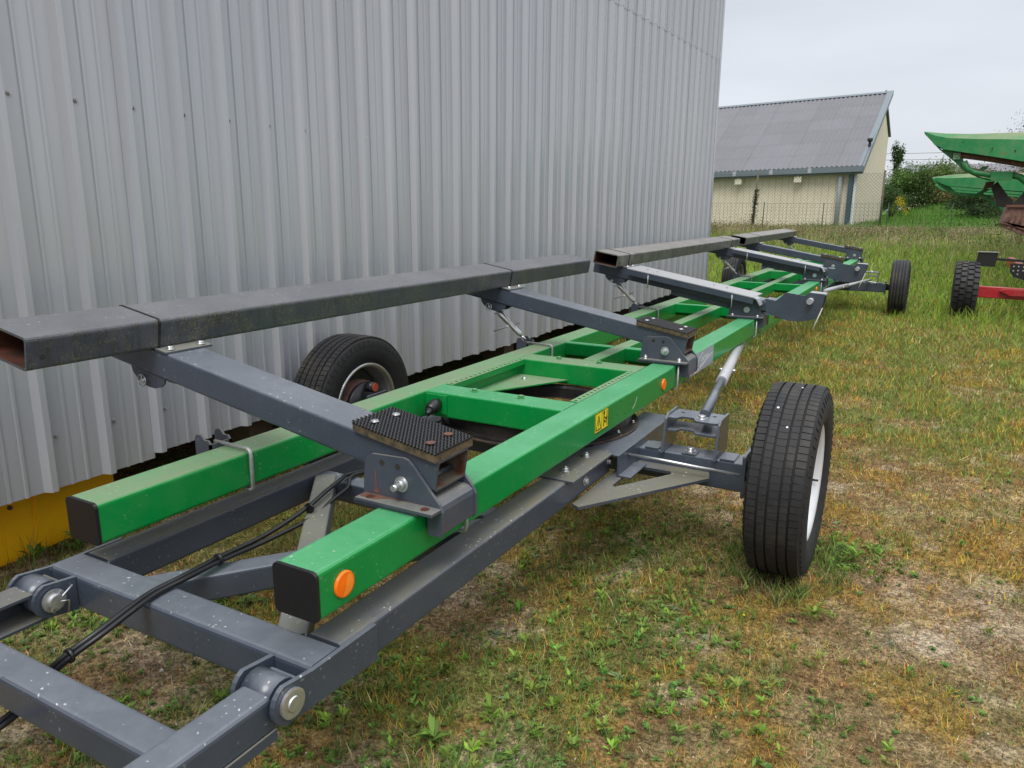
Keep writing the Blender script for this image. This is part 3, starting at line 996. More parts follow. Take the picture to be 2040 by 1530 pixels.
base = Vector((-.610, 0, ATOP(-.610) + .003)) + tx * .100 + tn * .051
for (ya, yb, bands, mt_) in ((.010, 3.975, (.430, 2.80), BEAM), (4.53, 8.72, (4.785, 8.30), BEAMG), (9.08, 13.05, (9.93, 12.85), BEAMG)):
    mb = MB()
    tilted(mb, ya, yb, rrect(.205, .100, .012), hollow=rrect(.190, .085, .007), m_in=1)
    bo = mb.build('load_beam', [mt_, RUSTIN], TR)
    for q_ in bands:
        mb = MB()
        tilted(mb, q_, q_ + .007, rrect(.211, .106, .014), hollow=rrect(.203, .098, .012), m_in=0)
        mb.build('strap', BLACKP, bo)
    # drain hole near the end
    hp = base + tx * -.1030 + tn * -.012 + Vector((0, ya + .045, 0))
    MB().tube([hp, hp + tx * .003], .0085, 12).build('drain_hole', DARKIN, bo)

# pale cover sheets and side stops on the third and fourth arms
for bi in (2, 3):
    y0 = YB[bi]
    yc0, yc1 = y0 - .075, y0 + AW + .10
    cv = MB()
    x0, x1 = -.54, .455
    z_ = lambda x, d_: ATOP(x) + d_
    cv.add([(x, y, z_(x, dz)) for dz in (.010, .016) for x in (x0, x1) for y in (yc0, yc1)], [(0, 1, 3, 2), (4, 6, 7, 5), (0, 4, 5, 1), (2, 3, 7, 6), (0, 2, 6, 4), (1, 5, 7, 3)])
    cv.add([(x, y, z_(x, dz)) for dz in (-.034, .0095) for x in (x0 + .002, x1) for y in (yc0, yc0 + .006)], [(0, 1, 3, 2), (4, 6, 7, 5), (0, 4, 5, 1), (2, 3, 7, 6), (0, 2, 6, 4), (1, 5, 7, 3)], 1)
    co_ = cv.build('cover_sheet', [LIGHTP, SLATE], TR)
    lipm = MB().prism_y([(.457, ATOP(.457) + .016), (.485, ATOP(.485) + .010), (.510, .80), (.502, .797), (.478, ATOP(.478) + .002), (.457, ATOP(.457) + .009)], yc0, yc0 + .12)
    lipm.build('cover_lip', LIGHTP, co_)
    for sx_ in (-.42, -.34, .12, .22):
        MB().hexbolt((sx_, y0 + .09, z_(sx_, .016)), 'z', .008, .005, washer=False).build('bolt', GALV, co_)
    for sx_ in (-.36, .30):
        MB().tube([(sx_, yc0 - .006, z_(sx_, .0)), (sx_, yc0 - .006, z_(sx_, -.10))], .004, 6).build('hook_rod', GALV, co_)
    # dark box below the cover
    MB().add([(x, y, z_(x, dz)) for dz in (-.125, -.0925) for x in (-.20, .26) for y in (y0 + .02, y0 + AW)], [(0, 1, 3, 2), (4, 6, 7, 5), (0, 4, 5, 1), (2, 3, 7, 6), (0, 2, 6, 4), (1, 5, 7, 3)]).build('slide_rail', SLATE, TR)
    # outrigger side stop
    ext = MB()
    poly = [(.535, .735), (.525, .842), (.600, .832), (.668, .896), (.800, .880), (.812, .852), (.922, .836), (.937, .900), (.932, .80), (.895, .728), (.86, .708), (.78, .693), (.70, .692), (.615, .712)]
    poly = [(.535, .735), (.525, .842), (.600, .832), (.668, .896), (.800, .880), (.830, .905), (.937, .898), (.925, .83), (.895, .728), (.86, .706), (.78, .691), (.70, .690), (.615, .712)]
    ext.prism_y(poly, y0 + .015, y0 + .024)
    eo = ext.build('side_stop', SLATE, TR, bevel=.001)
    poly2 = [(.528, .735), (.525, .842), (.600, .832), (.840, .832), (.840, .905), (.937, .898), (.925, .83), (.895, .728), (.70, .700), (.615, .712)]
    MB().prism_y(poly2, y0 + .150, y0 + .159).build('side_stop', SLATE, TR, bevel=.001)
    MB().prism_y([(.53, .825), (.53, .840), (.600, .832), (.600, .817)], y0 + .0245, y0 + .1495).build('stop_top', SLATE, TR)
    MB().prism_y([(.830, .894), (.830, .905), (.937, .898), (.937, .887)], y0 + .0245, y0 + .1495).build('stop_top', LIGHTP, TR)
    MB().prism_y([(.60, .70), (.60, .717), (.90, .735), (.88, .715)], y0 + .0245, y0 + .1495).build('stop_floor', SLATE, TR)
    MB().tube([(.842, y0 - .045, .846), (.842, y0 + .15, .850)], .0215, 16).build('stop_pin', LIGHTP, eo)
    MB().sweep((.50, y0 + .0875, .785), (.60, y0 + .0875, .768), rrect(.11, .07, .006)).build('stop_neck', SLATE, TR)
    MB().tube([(.925, y0 + .02, .80), (.895, y0 - .01, .70), (.875, y0 - .02, .64)], .004, 6).build('safety_strap', simple('pale_strap', (.5, .5, .42), .7), TR)

# turntable and bogies
FLANGE = simple('dark_greasy_rust', (.085, .055, .042), .7, scale=25, col2=(.04, .03, .026), lo=.4, hi=.6)
for cyb, d_ in ((2.022, 1), (11.117, -1)):
    mb = MB()
    n_ = 56
    prof = [(.40, .500), (.47, .500), (.47, .512), (.445, .514), (.445, .562), (.405, .562), (.40, .55)]
    vs = []
    for k in range(n_):
        a = 2 * math.pi * k / n_
        vs += [(r_ * math.cos(a), cyb + r_ * math.sin(a), z) for r_, z in prof]
    q = len(prof)
    mb.add(vs, [(k * q + i, ((k + 1) % n_) * q + i, ((k + 1) % n_) * q + (i + 1) % q, k * q + (i + 1) % q) for k in range(n_) for i in range(q)], 0, False)
    tt = mb.build('turntable_ring', [simple('greasy_black_steel', (.02, .018, .017), .35, var=.4)], TR)
    mb = MB()
    prof = [(.400, .492), (.478, .492), (.478, .4995), (.400, .4995)]
    vs = []
    for k in range(n_):
        a = 2 * math.pi * k / n_
        vs += [(r_ * math.cos(a), cyb + r_ * math.sin(a), z) for r_, z in prof]
    q = 4
    mb.add(vs, [(k * q + i, ((k + 1) % n_) * q + i, ((k + 1) % n_) * q + (i + 1) % q, k * q + (i + 1) % q) for k in range(n_) for i in range(q)], 0, False)
    mb.build('turntable_flange', FLANGE, TR)
    for s in (-1, 1):
        xa, xb = sorted((s * .400, s * .545))
        # bogie side member, channel shaped with pressed bends
        zz0, zz1 = .395, .488
        mb = MB()
        y_a, y_b = sorted((cyb - d_ * .34, cyb + d_ * .38))
        mb.box(xa, xb, y_a, y_b, zz1 - .007, zz1)
        mb.box(*sorted((s * .545, s * .538)), y_a, y_b, zz0, zz1 - .007)
        mb.box(*sorted((s * .400, s * .407)), y_a, y_b, zz0, zz1 - .007)
        mb.box(*sorted((s * .545, s * .60)), y_a, y_a + .20 if d_ > 0 else y_b, .395, .402) if d_ > 0 else None
        sm = mb.build('bogie_side', SLATE, TR, bevel=.002)
        for i in range(6):
            a = R(-60 + 24 * i)
            px_, py_ = s * .455 * math.cos(a), cyb + .455 * math.sin(a)
            if abs(px_) > .40:
                MB().hexbolt((px_, py_, .4995), 'z', .011, .011, shank=.008).build('bolt', ZINC, sm)
        # plates that carry the drawbar arms
        ya_, yb_ = sorted((cyb - d_ * .74, cyb - d_ * .34))
        pm = MB().box(*sorted((s * .375, s * .520)), ya_, yb_, .488, .497)
        pmo = pm.build('arm_plate', SLATED, TR, bevel=.002)
        for yy_ in (.25, .75):
            MB().hexbolt((s * .44, ya_ + (yb_ - ya_) * yy_, .497), 'z', .013, .011, shank=.006).build('bolt', ZINC, pmo)
    # axle
    MB().sweep((-1.0, cyb - .02, .39), (1.0, cyb - .02, .39), rrect(.125, .128, .008)).build('axle', SLATE, TR)
    for s in (-1, 1):
        MB().sweep((s * .995, cyb, .395), (s * 1.008, cyb, .395), rrect(.17, .19, .012)).build('axle_flange', SLATE, TR)
        MB().tube([(s * 1.008, cyb, .3985), (s * 1.13, cyb, .3985)], .045, 16).build('stub_axle', HUBB, TR)
        # triangular gusset with a triangular opening
        def tri(zz_0, zz_1):
            o_ = [(s * .50, cyb - d_ * .70), (s * .535, cyb - d_ * .72), (s * .88, cyb - d_ * .16), (s * .86, cyb - d_ * .085), (s * .50, cyb - d_ * .085)]
            i_ = [(s * .56, cyb - d_ * .44), (s * .575, cyb - d_ * .45), (s * .725, cyb - d_ * .19), (s * .715, cyb - d_ * .16), (s * .56, cyb - d_ * .16)]
            vv = [(x, y, z) for z in (zz_0, zz_1) for x, y in o_ + i_]
            ff = []
            for i in range(5):
                j = (i + 1) % 5
                ff += [(i, j, 5 + j, 5 + i), (10 + i, 15 + i, 15 + j, 10 + j), (i, 10 + i, 10 + j, j), (5 + i, 5 + j, 15 + j, 15 + i)]
            return vv, ff
        mb = MB()
        mb.add(*tri(.382, .394))
        mb.build('gusset', SLATED, TR)
        # steering lug frame on the axle
        if s > 0:
            fr = MB()
            yq0, yq1 = cyb - .085, cyb + .085
            for xx in (.655, .885):
                fr.prism_x([(yq0 - .035, .456), (yq0 + .01, .60), (yq0 + .04, .62), (yq1, .62), (yq1, .456)], xx - .005, xx + .005)
            cut = lambda z0, z1: fr.prism_z([(.6605, yq0 + .012), (.70, yq0 + .012), (.715, yq0 + .05), (.765, yq0 + .05), (.785, yq0 + .008), (.855, yq0 + .004), (.8795, yq0 + .012), (.8795, yq1), (.6605, yq1)], z0, z1)
            cut(.600, .609)
            cut(.545, .553)
            fo_ = fr.build('lug_frame', SLATE, TR, bevel=.0015)
            MB().hexbolt((.800, cyb - .03, .609), 'z', .016, .013).build('bolt', ZINC, fo_)
            MB().hexbolt((.765, cyb - .05, .463), 'z', .016, .013).build('bolt', ZINC, fo_)
            MB().box(.735, .795, cyb - .083, cyb - .02, .455, .462).build('bolt_plate', SLATE, fo_)
            for hx in (.70, .84):
                MB().tube([(hx, cyb + .03, .606), (hx, cyb + .03, .6098)], .009, 12).build('bolt_hole', DARKIN, fo_)
            for xx in (.60, .93):
                MB().prism_z([(xx - .03, cyb - .083), (xx + .03, cyb - .083), (xx + .03, cyb + .02), (xx - .03, cyb + .02)], .4545, .462).build('wear_plate', SLATE, TR)
    # brake rod
    MB().tube([(.545, cyb - d_ * .225, .462), (.72, cyb - d_ * .20, .452), (1.0, cyb - d_ * .155, .428)], .0065, 8).build('brake_rod', ZINC, TR)
    # cross piece between the side members
    MB().sweep((-.40, cyb - d_ * .28, .44), (.40, cyb - d_ * .28, .44), rrect(.10, .085, .006)).build('bogie_crossmember', SLATE, TR)
mdk = MB().prism_y([(-.24, .40), (-.24, .555), (-.225, .562), (-.20, .545), (-.03, .545), (-.005, .530), (-.005, .40)], 1.66, 1.675)
mdk.prism_y([(-.24, .40), (-.24, .50), (-.005, .49), (-.005, .40)], 1.74, 1.755)
mdk.build('steering_stop', SLATE, TR)
# stabiliser tubes from rail to axle frame
for pa, pb in (((.80, 2.03, .618), (.350, 4.85, .500)), ((.79, 11.0, .50), (.44, 8.60, .53))):
    pa, pb = Vector(pa), Vector(pb)
    k_ = .30 if pa.y < 5 else .52
    d__ = pb - pa
    st_ = MB().tube([pa, pa + d__ * (k_ + .03)], .022 if pa.y < 5 else .018, 14).build('inner_tube', SLATE if pa.y < 5 else GALV, TR)
    st_ = MB().tube([pa + d__ * k_, pb], .030 if pa.y < 5 else .026, 16).build('stabiliser_tube', LIGHTP, TR)
    mid = pa + d__ * (k_ + .14)
    for dx_ in (-1, 1):
        MB().tube([mid + Vector((dx_ * .026, 0, 0)), mid + Vector((dx_ * .048, 0, 0))], .009, 6).build('bolt', ZINC, st_)

# wheels


def wheel(xo, cy, s, detail, rimc, name='wheel'):
    """xo = outer face, s = +1 outer side looks to +X; returns the rim part with tyre, hub, valve as sub-parts"""
    X = lambda d_: xo - s * d_
    rz = .3985
    rim = MB()
    rim.lathe_x([(X(.030), .236), (X(.022), .243), (X(.026), .247), (X(.031), .244)], cy, rz, 72)
    rim.lathe_x([(X(.030), .236), (X(.036), .226), (X(.055), .224), (X(.07), .212), (X(.118), .208), (X(.124), .196), (X(.128), .16), (X(.114), .125), (X(.110), .10), (X(.112), .0)], cy, rz, 72)
    rim.lathe_x([(X(.124), .209), (X(.16), .212), (X(.185), .226), (X(.204), .228), (X(.207), .236), (X(.214), .243), (X(.210), .247), (X(.205), .244)], cy, rz, 72)
    rim.lathe_x([(X(.129), .206), (X(.131), .16), (X(.118), .125), (X(.116), .0)], cy, rz, 72, m=1)
    ro = rim.build(name, [rimc, HUBB], TR, fix=False)
    ty = MB()
    prof = [(.033, .238), (.018, .246), (.006, .275), (.000, .310), (.003, .345), (.012, .372), (.022, .386), (.030, .3875)]
    full = prof + [(.235 - a, b_) for a, b_ in prof[::-1]]
    ty.lathe_x([(X(a), b_) for a, b_ in full], cy, rz, 96)
    ty.lathe_x([(X(.0045), .318), (X(.0015), .322), (X(.0015), .330), (X(.0045), .334)], cy, rz, 96)
    ty.lathe_x([(X(.2305), .318), (X(.2335), .322), (X(.2335), .330), (X(.2305), .334)], cy, rz, 96)
    ribs = [(.020, .055), (.064, .091), (.0995, .1355), (.144, .171), (.180, .215)]
    if detail:
        NB = 88
        ty2 = MB()
        for k in range(60):
            a = 2 * math.pi * k / 60
            for d0, d1 in ((.0015, .010), (.2335, .225)):
                vs = []
                for a_ in (a, a + .045):
                    for rr_, dd in ((.350, .0035 if d0 < .1 else .2315), (.374, .012 if d0 < .1 else .223)):
                        off_ = -.0022 if d0 < .1 else .0022
                        for q_ in (0, off_):
                            vs.append((X(dd + q_), cy + rr_ * math.cos(a_), rz + rr_ * math.sin(a_)))
                ty2.add(vs, [(1, 3, 7, 5), (0, 1, 5, 4), (2, 6, 7, 3), (0, 2, 3, 1), (4, 5, 7, 6)], 0)
        for ri_, (ra, rb) in enumerate(ribs):
            for k in range(NB):
                a0 = 2 * math.pi * (k + (.0, .18, .36, .18, .0)[ri_]) / NB
                a1 = a0 + 2 * math.pi / NB * (.88 if ri_ in (0, 4) else .93)
                e0 = .384
                crown0 = .3985 - (.004 if ra < .03 else 0)
                crown1 = .3985 - (.004 if rb > .2 else 0)
                vs = []
                for a in (a0, a1):
                    for xx, cc in ((ra, crown0), (rb, crown1)):
                        for rr_ in (e0, cc):
                            vs.append((X(xx), cy + rr_ * math.cos(a), rz + rr_ * math.sin(a)))
                ty2.add(vs, [(1, 3, 7, 5), (0, 1, 5, 4), (2, 6, 7, 3), (0, 2, 3, 1), (4, 5, 7, 6)], 1)
        ty.v, ty.f, ty.m, ty.sm = ty.v, ty.f, ty.m, ty.sm
        base_n = len(ty.v)
        ty.v += ty2.v
        ty.f += [tuple(base_n + i for i in f_) for f_ in ty2.f]
        ty.m += ty2.m
        ty.sm += ty2.sm
        for ra, rb in ribs:
            ty.lathe_x([(X(ra + .002), .3935 - .004 * (ra < .03 or rb > .2)), (X(rb - .002), .3935 - .004 * (ra < .03 or rb > .2))], cy, rz, 96, m=2)
    else:
        for ra, rb in ribs:
            ty.lathe_x([(X(ra), .386), (X(ra + .002), .3975), (X(rb - .002), .3975), (X(rb), .386)], cy, rz, 96, m=1)
    ty.build('tyre', [RUBBER, RUBTOP, RUBDUST], ro, fix=False)
    hb = MB()
    hb.lathe_x([(X(.050), .0), (X(.050), .040), (X(.056), .046), (X(.112), .050), (X(.112), .0)], cy, rz, 24)
    for k in range(6):
        a = 2 * math.pi * k / 6 + .3
        c_ = Vector((X(.111), cy + .095 * math.cos(a), rz + .095 * math.sin(a)))
        hb.tube([c_, c_ + Vector((s * .018, 0, 0))], .013, 6)
    hb.build('hub', HUBB if rimc is not RIMW else ZINC, ro)
    for k in range(3 if (detail and s > 0) else 0):
        a = R((95, 120, 133, 150, 168, 100)[k])
        d_ = (.10, .16, .11, .12, .13, .05)[k]
        c_ = Vector((X(d_), cy + .3982 * math.cos(a) * -1 * -1, rz + .3982 * math.sin(a)))
        ax_ = Vector((0, math.cos(a), math.sin(a)))
        MB().tube([c_, c_ + ax_ * .0018], (.004, .005, .004, .0075, .005, .004)[k], 8).build('bird_dropping', WHITE, ro)
    # brake drum on the inner side
    dm = MB()
    dm.lathe_x([(X(.120), .150), (X(.180), .150), (X(.183), .145), (X(.183), .0)], cy, rz, 48)
    dm.build('brake_drum', RUSTT if s < 0 else HUBB, ro, fix=False)
    if s > 0:
        MB().tube([(X(.07), cy + .20, rz - .06), (X(.03), cy + .19, rz - .055)], .005, 8).build('valve', BLACKP, ro)
        MB().box(X(.060), X(.052), cy + .165, cy + .19, rz - .135, rz - .105).build('balance_weight', GALV, ro)
    return ro


WX_O = 1.2948
wheel(WX_O, 2.022, 1, True, RIMW)
RIMG = simple('silver_rim_paint', (0.30, 0.30, 0.29), 0.35, 0.3, var=0.15, scale=8)
wl_ = wheel(-WX_O, 2.022, -1, True, RIMG)
wheel(WX_O, 11.117, 1, False, RIMW)
wheel(-WX_O, 11.117, -1, False, RIMG)
# polished lip of the left rim and the brake parts that show inside it
MB().lathe_x([(-WX_O + .212, .229), (-WX_O + .2225, .2355), (-WX_O + .2245, .2435), (-WX_O + .2215, .2495), (-WX_O + .212, .252)], 2.022, .3985, 72).build('rim_lip', ZINC, TR, fix=False)
bkm = MB().lathe_x([(-1.115, .0), (-1.115, .135), (-1.10, .14), (-1.085, .135), (-1.085, 0)], 2.022, .3985, 40)
bk = bkm.build('brake_plate', HUBB, TR, fix=False)
mb = MB()
mb.tube([(-1.08, 2.036, .515), (-1.03, 2.036, .516)], .028, 16)
mb.box(-1.075, -1.02, 1.99, 2.10, .455, .49)
mb.build('brake_cylinder', HUBB, TR)
MB().tube([(-1.030, 2.036, .516), (-1.024, 2.036, .516)], .024, 18).build('red_cap', simple('red_plastic', (0.42, 0.075, 0.04), 0.4, var=0.3, scale=90), TR)

# ---- drawbar
DZ0, DZ1 = .390, .490
for s in (-1, 1):
    MB().sweep((s * .4375, .045, .44), (s * .4375, 1.72, .44), rrect(.105, .100, .011)).build('drawbar_arm', SLATED, TR)
    # clevis cheeks round the pin
    pin = (-.130, .452)
    def cheek(x0, x1, back):
        arc = [(pin[0] + .050 * math.cos(R(a)), pin[1] + .050 * math.sin(R(a))) for a in np.linspace(250, 110, 9)]
        MB().prism_x([(back, .391)] + arc + [(-.06, .4885), (back, .4885)], x0, x1).build('clevis_cheek', SLATE, TR, bevel=.0015)
    cheek(*sorted((s * .4905, s * .503)), .16 if s > 0 else .16)
    cheek(*sorted((s * .372, s * .3845)), -.062)
    po = MB().tube([(s * .360, pin[0], pin[1]), (s * .512, pin[0], pin[1])], .019, 16).build('hinge_pin', ZINC, TR)
    fx = .512 if s > 0 else -.362
    MB().lathe_x([(fx - .008, .0), (fx - .008, .034), (fx - .001, .034), (fx, .030), (fx, .018), (fx + .003, .016), (fx + .003, 0)] if s > 0 else
                 [(fx - .004, .0), (fx - .004, .032), (fx + .001, .032), (fx + .002, .020), (fx + .014, .019), (fx + .015, .0)], pin[0], pin[1], 28, 0, False).build('pin_washer', ZINC, po, fix=False)
    if s < 0:
        MB().tube([(fx + .012, pin[0] - .010, pin[1] - .030), (fx + .012, pin[0] - .018, pin[1] - .018), (fx + .012, pin[0], pin[1]), (fx + .012, pin[0] + .045, pin[1] + .03)], .0028, 6).build('cotter_pin', ZINC, po)
        MB().tube([(fx + .012, pin[0], pin[1]), (fx + .014, pin[0] + .030, pin[1] - .008), (fx + .012, pin[0] + .026, pin[1] - .045)], .0025, 6).build('cotter_pin', ZINC, po)
    else:
        MB().tube([(.355, pin[0], pin[1]), (.372, pin[0], pin[1])], .008, 8).build('pin_tip', WHITE, po)
MB().sweep((-.490, -.010, .4395), (.490, -.010, .4395), rrect(.100, .102, .013)).build('drawbar_crossbar', SLATE, TR)
MB().sweep((-.385, .925, .44), (.385, .925, .44), rrect(.08, .08, .008)).build('drawbar_crossbar', SLATE, TR)
for s in (-1, 1):
    for q0, q1 in (((s * .383, .042, .394), (s * .383, .042, .488)), ((s * .492, -.062, .394), (s * .492, -.062, .486))):
        pts = [Vector(q0).lerp(Vector(q1), t) for t in np.linspace(0, 1, 11)]
        MB().tube([p_ + Vector((random.uniform(-.001, .001),) * 3) for p_ in pts], [random.uniform(.0022, .0036) for _ in pts], 6).build('weld_bead', SLATE, TR)
# diagonal braces
MB().sweep((-.215, .040, .430), (.39, .865, .430), rrect(.075, .08, .008), cap=False).build('diagonal_brace', SLATE, TR)
MB().sweep((.335, .040, .434), (-.345, .90, .450), rrect(.080, .078, .008), cap=False).build('diagonal_brace', paint('dusty_pale_brace', (0.075, 0.085, 0.10), 0.42, dust_skylight=(0.26, 0.26, 0.21), dust_skylight_top=0.45, specks=0.8, grime=.3), TR)
for s in (1,):
    hxm = SLATE
    for yy, zz in ((1.46, .44), (1.705, .45)):
        MB().hexbolt((s * .4905, yy, zz), 'x', .013, .010).build('bolt', ZINC, TR)
# tow frame hinged in front
for s in (-1, 1):
    if s > 0:
        MB().sweep((s * .4375, -.085, .435), (s * .4375, -.64, .435), rrect(.088, .088, .012)).build('tow_arm', SLATE, TR)
    else:
        ch = [(-.4815, .391), (-.4815, .479), (-.3935, .479), (-.3935, .470), (-.4725, .470), (-.4725, .400), (-.3935, .400), (-.3935, .391)]
        MB().prism_y(ch, -.64, -.085).build('tow_arm', SLATED, TR, bevel=.002)
    MB().sweep((s * .4375, -.64, .432), (s * .06, -1.95, .16), rrect(.088, .088, .012)).build('tow_arm', SLATE, TR)
    MB().tube([(s * .395, -.130, .452), (s * .480, -.130, .452)], .046, 18).build('tow_bush', SLATE, TR)
MB().box(.4825, .488, -.47, -.16, .376, .400).build('wear_strip', SLATED, TR)
MB().sweep((-.3935, -.352, .415), (.3935, -.352, .415), rrect(.084, .088, .012), cap=False).build('tow_crossbar', SLATE, TR)
MB().tube([(.075 * math.cos(a), -2.02 + .075 * math.sin(a), .11) for a in np.linspace(0, 2 * math.pi, 21)], .022, 10, cap=False).build('towing_eye', SLATE, TR)
# electric cables lying over the drawbar
def spline(pts, k=8):
    pts = [Vector(p) for p in pts]
    out = []
    P = [pts[0]] + pts + [pts[-1]]
    for i in range(1, len(P) - 2):
        for j in range(k):
            t = j / k
            a, b_, c_, d_ = P[i - 1], P[i], P[i + 1], P[i + 2]
            out.append(.5 * ((2 * b_) + (c_ - a) * t + (2 * a - 5 * b_ + 4 * c_ - d_) * t * t + (3 * b_ - a - 3 * c_ + d_) * t ** 3))
    out.append(pts[-1])
    return out
C1 = [(-.30, -1.1, .16), (-.17, -.56, .285), (-.148, -.44, .325), (-.152, -.35, .345), (-.135, -.305, .395), (-.090, -.262, .450), (-.060, -.20, .486), (-.066, -.12, .502), (-.090, -.03, .503), (-.094, .07, .503), (-.109, .191, .499), (-.125, .39, .490), (-.150, .60, .502), (-.185, .73, .510), (-.225, .85, .506), (-.255, .925, .498), (-.27, 1.1, .47), (-.27, 1.30, .47), (-.262, 1.38, .505)]
MB().tube(spline(C1), .0078, 8).build('cable', BLACKP, TR)
C2 = [(x + .016 + (.012 if 10 < i < 15 else 0), y + .004, z - (.001 if i < 10 else .004 + .022 * (11 < i < 15))) for i, (x, y, z) in enumerate(C1)]
MB().tube(spline(C2), .0070, 8).build('cable', BLACKP, TR)
for i in (5, 10, 12):
    p_ = Vector(C1[i]) + Vector((.008, .002, -.001))
    MB().tube([p_ - Vector((0, .004, 0)), p_ + Vector((0, .004, 0))], .0185, 12).build('cable_tie', BLACKP, TR)

# ---------------------------------------------------------------- cream shed beyond the fence
SE = Vector((-1.311, 31.727, 3.121))          # right end of the eaves
SU = Vector((-.9976, .0698, -.024))           # along the eaves, away from the corner
SV = Vector((.0698, .9976, 0))                # across the ridge
SZ = Vector((0, 0, 1))


def S(a, s_, z):
    return SE + SU * a + SV * s_ + SZ * z


def sbox(mb, a0, a1, s0, s1, z0, z1, m=0):
    vs = [S(a, q, z) for a in (a0, a1) for q in (s0, s1) for z in (z0, z1)]
    return mb.add(vs, [(0, 1, 3, 2), (4, 6, 7, 5), (0, 4, 5, 1), (2, 3, 7, 6), (0, 2, 6, 4), (1, 5, 7, 3)], m)


shed = thing('cream_shed', 'cream walled shed with a grey corrugated roof beyond the wire fence', 'building', (SE.x - 4, SE.y + 3, .7))
SL, RS, RH, BS, BH = 13.8, 5.4, 3.30, 8.1, 1.75
sh = None
for k in range(52):
    a0 = .42 + .26 * k
    if a0 > SL - .3: break
    if sh is None:
        mb = MB()
        sbox(mb, a0 + .004, a0 + .256, .30, .36, -2.75, -.14)
        sh = mb.build('wall_panel', CREAM, shed)
    else:
        copy_at(sh, SU * (.26 * k))
mb = MB()
sbox(mb, .42, SL - .3, .34, .42, -2.8, -.12)
mb.build('wall_core', CREAM, shed)
mb = MB()
for a0, a1 in ((.28, .36), (SL - .3, SL - .2)):
    pts = [(.30, -2.9), (.30, -.02), (RS, RH - .16), (BS - .15, BH - .08), (BS - .15, -2.9)]
    vs = [S(a, q, z) for a in (a0, a1) for q, z in pts]
    mb.add(vs, [(0, 1, 2, 3, 4), (9, 8, 7, 6, 5)] + [(i, (i + 1) % 5, 5 + (i + 1) % 5, 5 + i) for i in range(5)])
    mb.build('gable_wall', CREAM, shed)
    mb = MB()
sbox(mb, .36, SL - .3, BS - .25, BS - .16, -2.9, BH - .1)
mb.build('back_wall', CREAM, shed)
# roof sheets
sl_ = math.hypot(RS, RH)
dS, dH = RS / 6, RH / 6
tmpl = {}
for c_ in range(15):
    for r_ in range(6):
        mi = 1 if (vnoise(c_ * 1.0, r_ * 1.0, 1.3, 77) > .56) else 0
        key = mi
        if key not in tmpl:
            mb = MB()
            nA = 26
            vs = []
            for j, (q0, lift) in enumerate(((-.02, .006), (1.0, .0))):
                for i in range(nA + 1):
                    a = .935 * i / nA
                    w = .030 * math.cos(2 * math.pi * a / .184)
                    vs.append(S(a, q0 * dS, q0 * dH + .03 + lift + w))
            mb.add(vs, [(i, i + 1, nA + 2 + i, nA + 1 + i) for i in range(nA)], 0, True)
            mb.add([v_ - SZ * .008 for v_ in vs[:nA + 1]] + vs[:nA + 1], [(i, i + 1, nA + 2 + i, nA + 1 + i) for i in range(nA)], 0, True)
            t_ = mb.build('roof_sheet', (ROOFS, ROOFS2)[mi], shed, fix=False)
            tmpl[key] = (t_, WP[t_.name].copy())
            t_.location += SU * (.92 * c_) + SV * (dS * r_) + SZ * (dH * r_)
        else:
            copy_at(tmpl[key][0], SU * (.92 * c_) + SV * (dS * r_) + SZ * (dH * r_ + (.003 if c_ % 2 else 0)))
mb = MB()
vs = [S(a, q, z) for a in (.22, SL) for q, z in ((RS, RH + .05), (BS + .05, BH + .0), (BS + .05, BH - .05), (RS, RH - .0))]
mb.add(vs, [(0, 1, 2, 3), (7, 6, 5, 4)] + [(i, (i + 1) % 4, 4 + (i + 1) % 4, 4 + i) for i in range(4)])
mb.build('back_roof', ROOFS, shed)
mb = MB()
vs = [S(a, q, z) for a in (-.06, SL) for q, z in ((RS - .12, RH + .0), (RS, RH + .09), (RS + .1, RH + .0), (RS, RH + .06))]
mb.add(vs, [(0, 1, 2, 3), (7, 6, 5, 4)] + [(i, (i + 1) % 4, 4 + (i + 1) % 4, 4 + i) for i in range(4)])
mb.build('ridge_cap', TRIM, shed)
mb = MB()
sbox(mb, -.04, SL, -.12, -.02, -.20, .015)
mb.build('gutter', TRIM, shed)
mb = MB()
sbox(mb, -.02, SL, .0, .30, -.27, -.20)
mb.build('fascia', TRIM, shed)
mb = MB()      # verge board up the gable
for (s0, z0, s1, z1, a1_, dp_) in ((-.06, -.04, RS, RH + .10, .16, .20), (RS, RH + .10, BS + .05, BH + .02, .27, .07)):
    vs = [S(a, q, z) for a in ((-.07 if a1_ < .2 else .20), a1_) for q, z in ((s0, z0 + .03), (s1, z1 + .0), (s1, z1 - dp_), (s0, z0 - dp_))]
    mb.add(vs, [(0, 1, 2, 3), (7, 6, 5, 4)] + [(i, (i + 1) % 4, 4 + (i + 1) % 4, 4 + i) for i in range(4)])
    mb.build('verge_board', TRIM, shed)
    mb = MB()
MB().tube([S(.78, .18, -.32), S(.78, .20, -.5), S(.78, .22, -2.6)], .085, 12).build('downpipe', PIPE, shed)
mb = MB()
sbox(mb, .30, .46, .12, .29, -2.7, -.22)
mb.build('corner_post', TRIMD, shed)
mb = MB()
sbox(mb, .18, .27, .20, .30, -2.7, -.22)
mb.build('corner_strip', simple('white_trim', (.62, .63, .63), .5, var=.05), shed)
for a in (2.35, 4.75):
    mb = MB()
    sbox(mb, a - .14, a + .14, -.02, .10, -.52, -.30)
    sbox(mb, a - .03, a + .03, -.01, .04, -.30, -.26)
    mb.build('floodlight', simple('cream_lamp_box', (.62, .58, .47), .5, var=.06), shed)
for a in (1.9, 3.4, 4.9, 6.4):
    mb = MB()
    sbox(mb, a - .07, a + .07, -.135, -.118, -.19, .0)
    mb.build('gutter_bracket', LIGHTP, shed)
mb = MB()
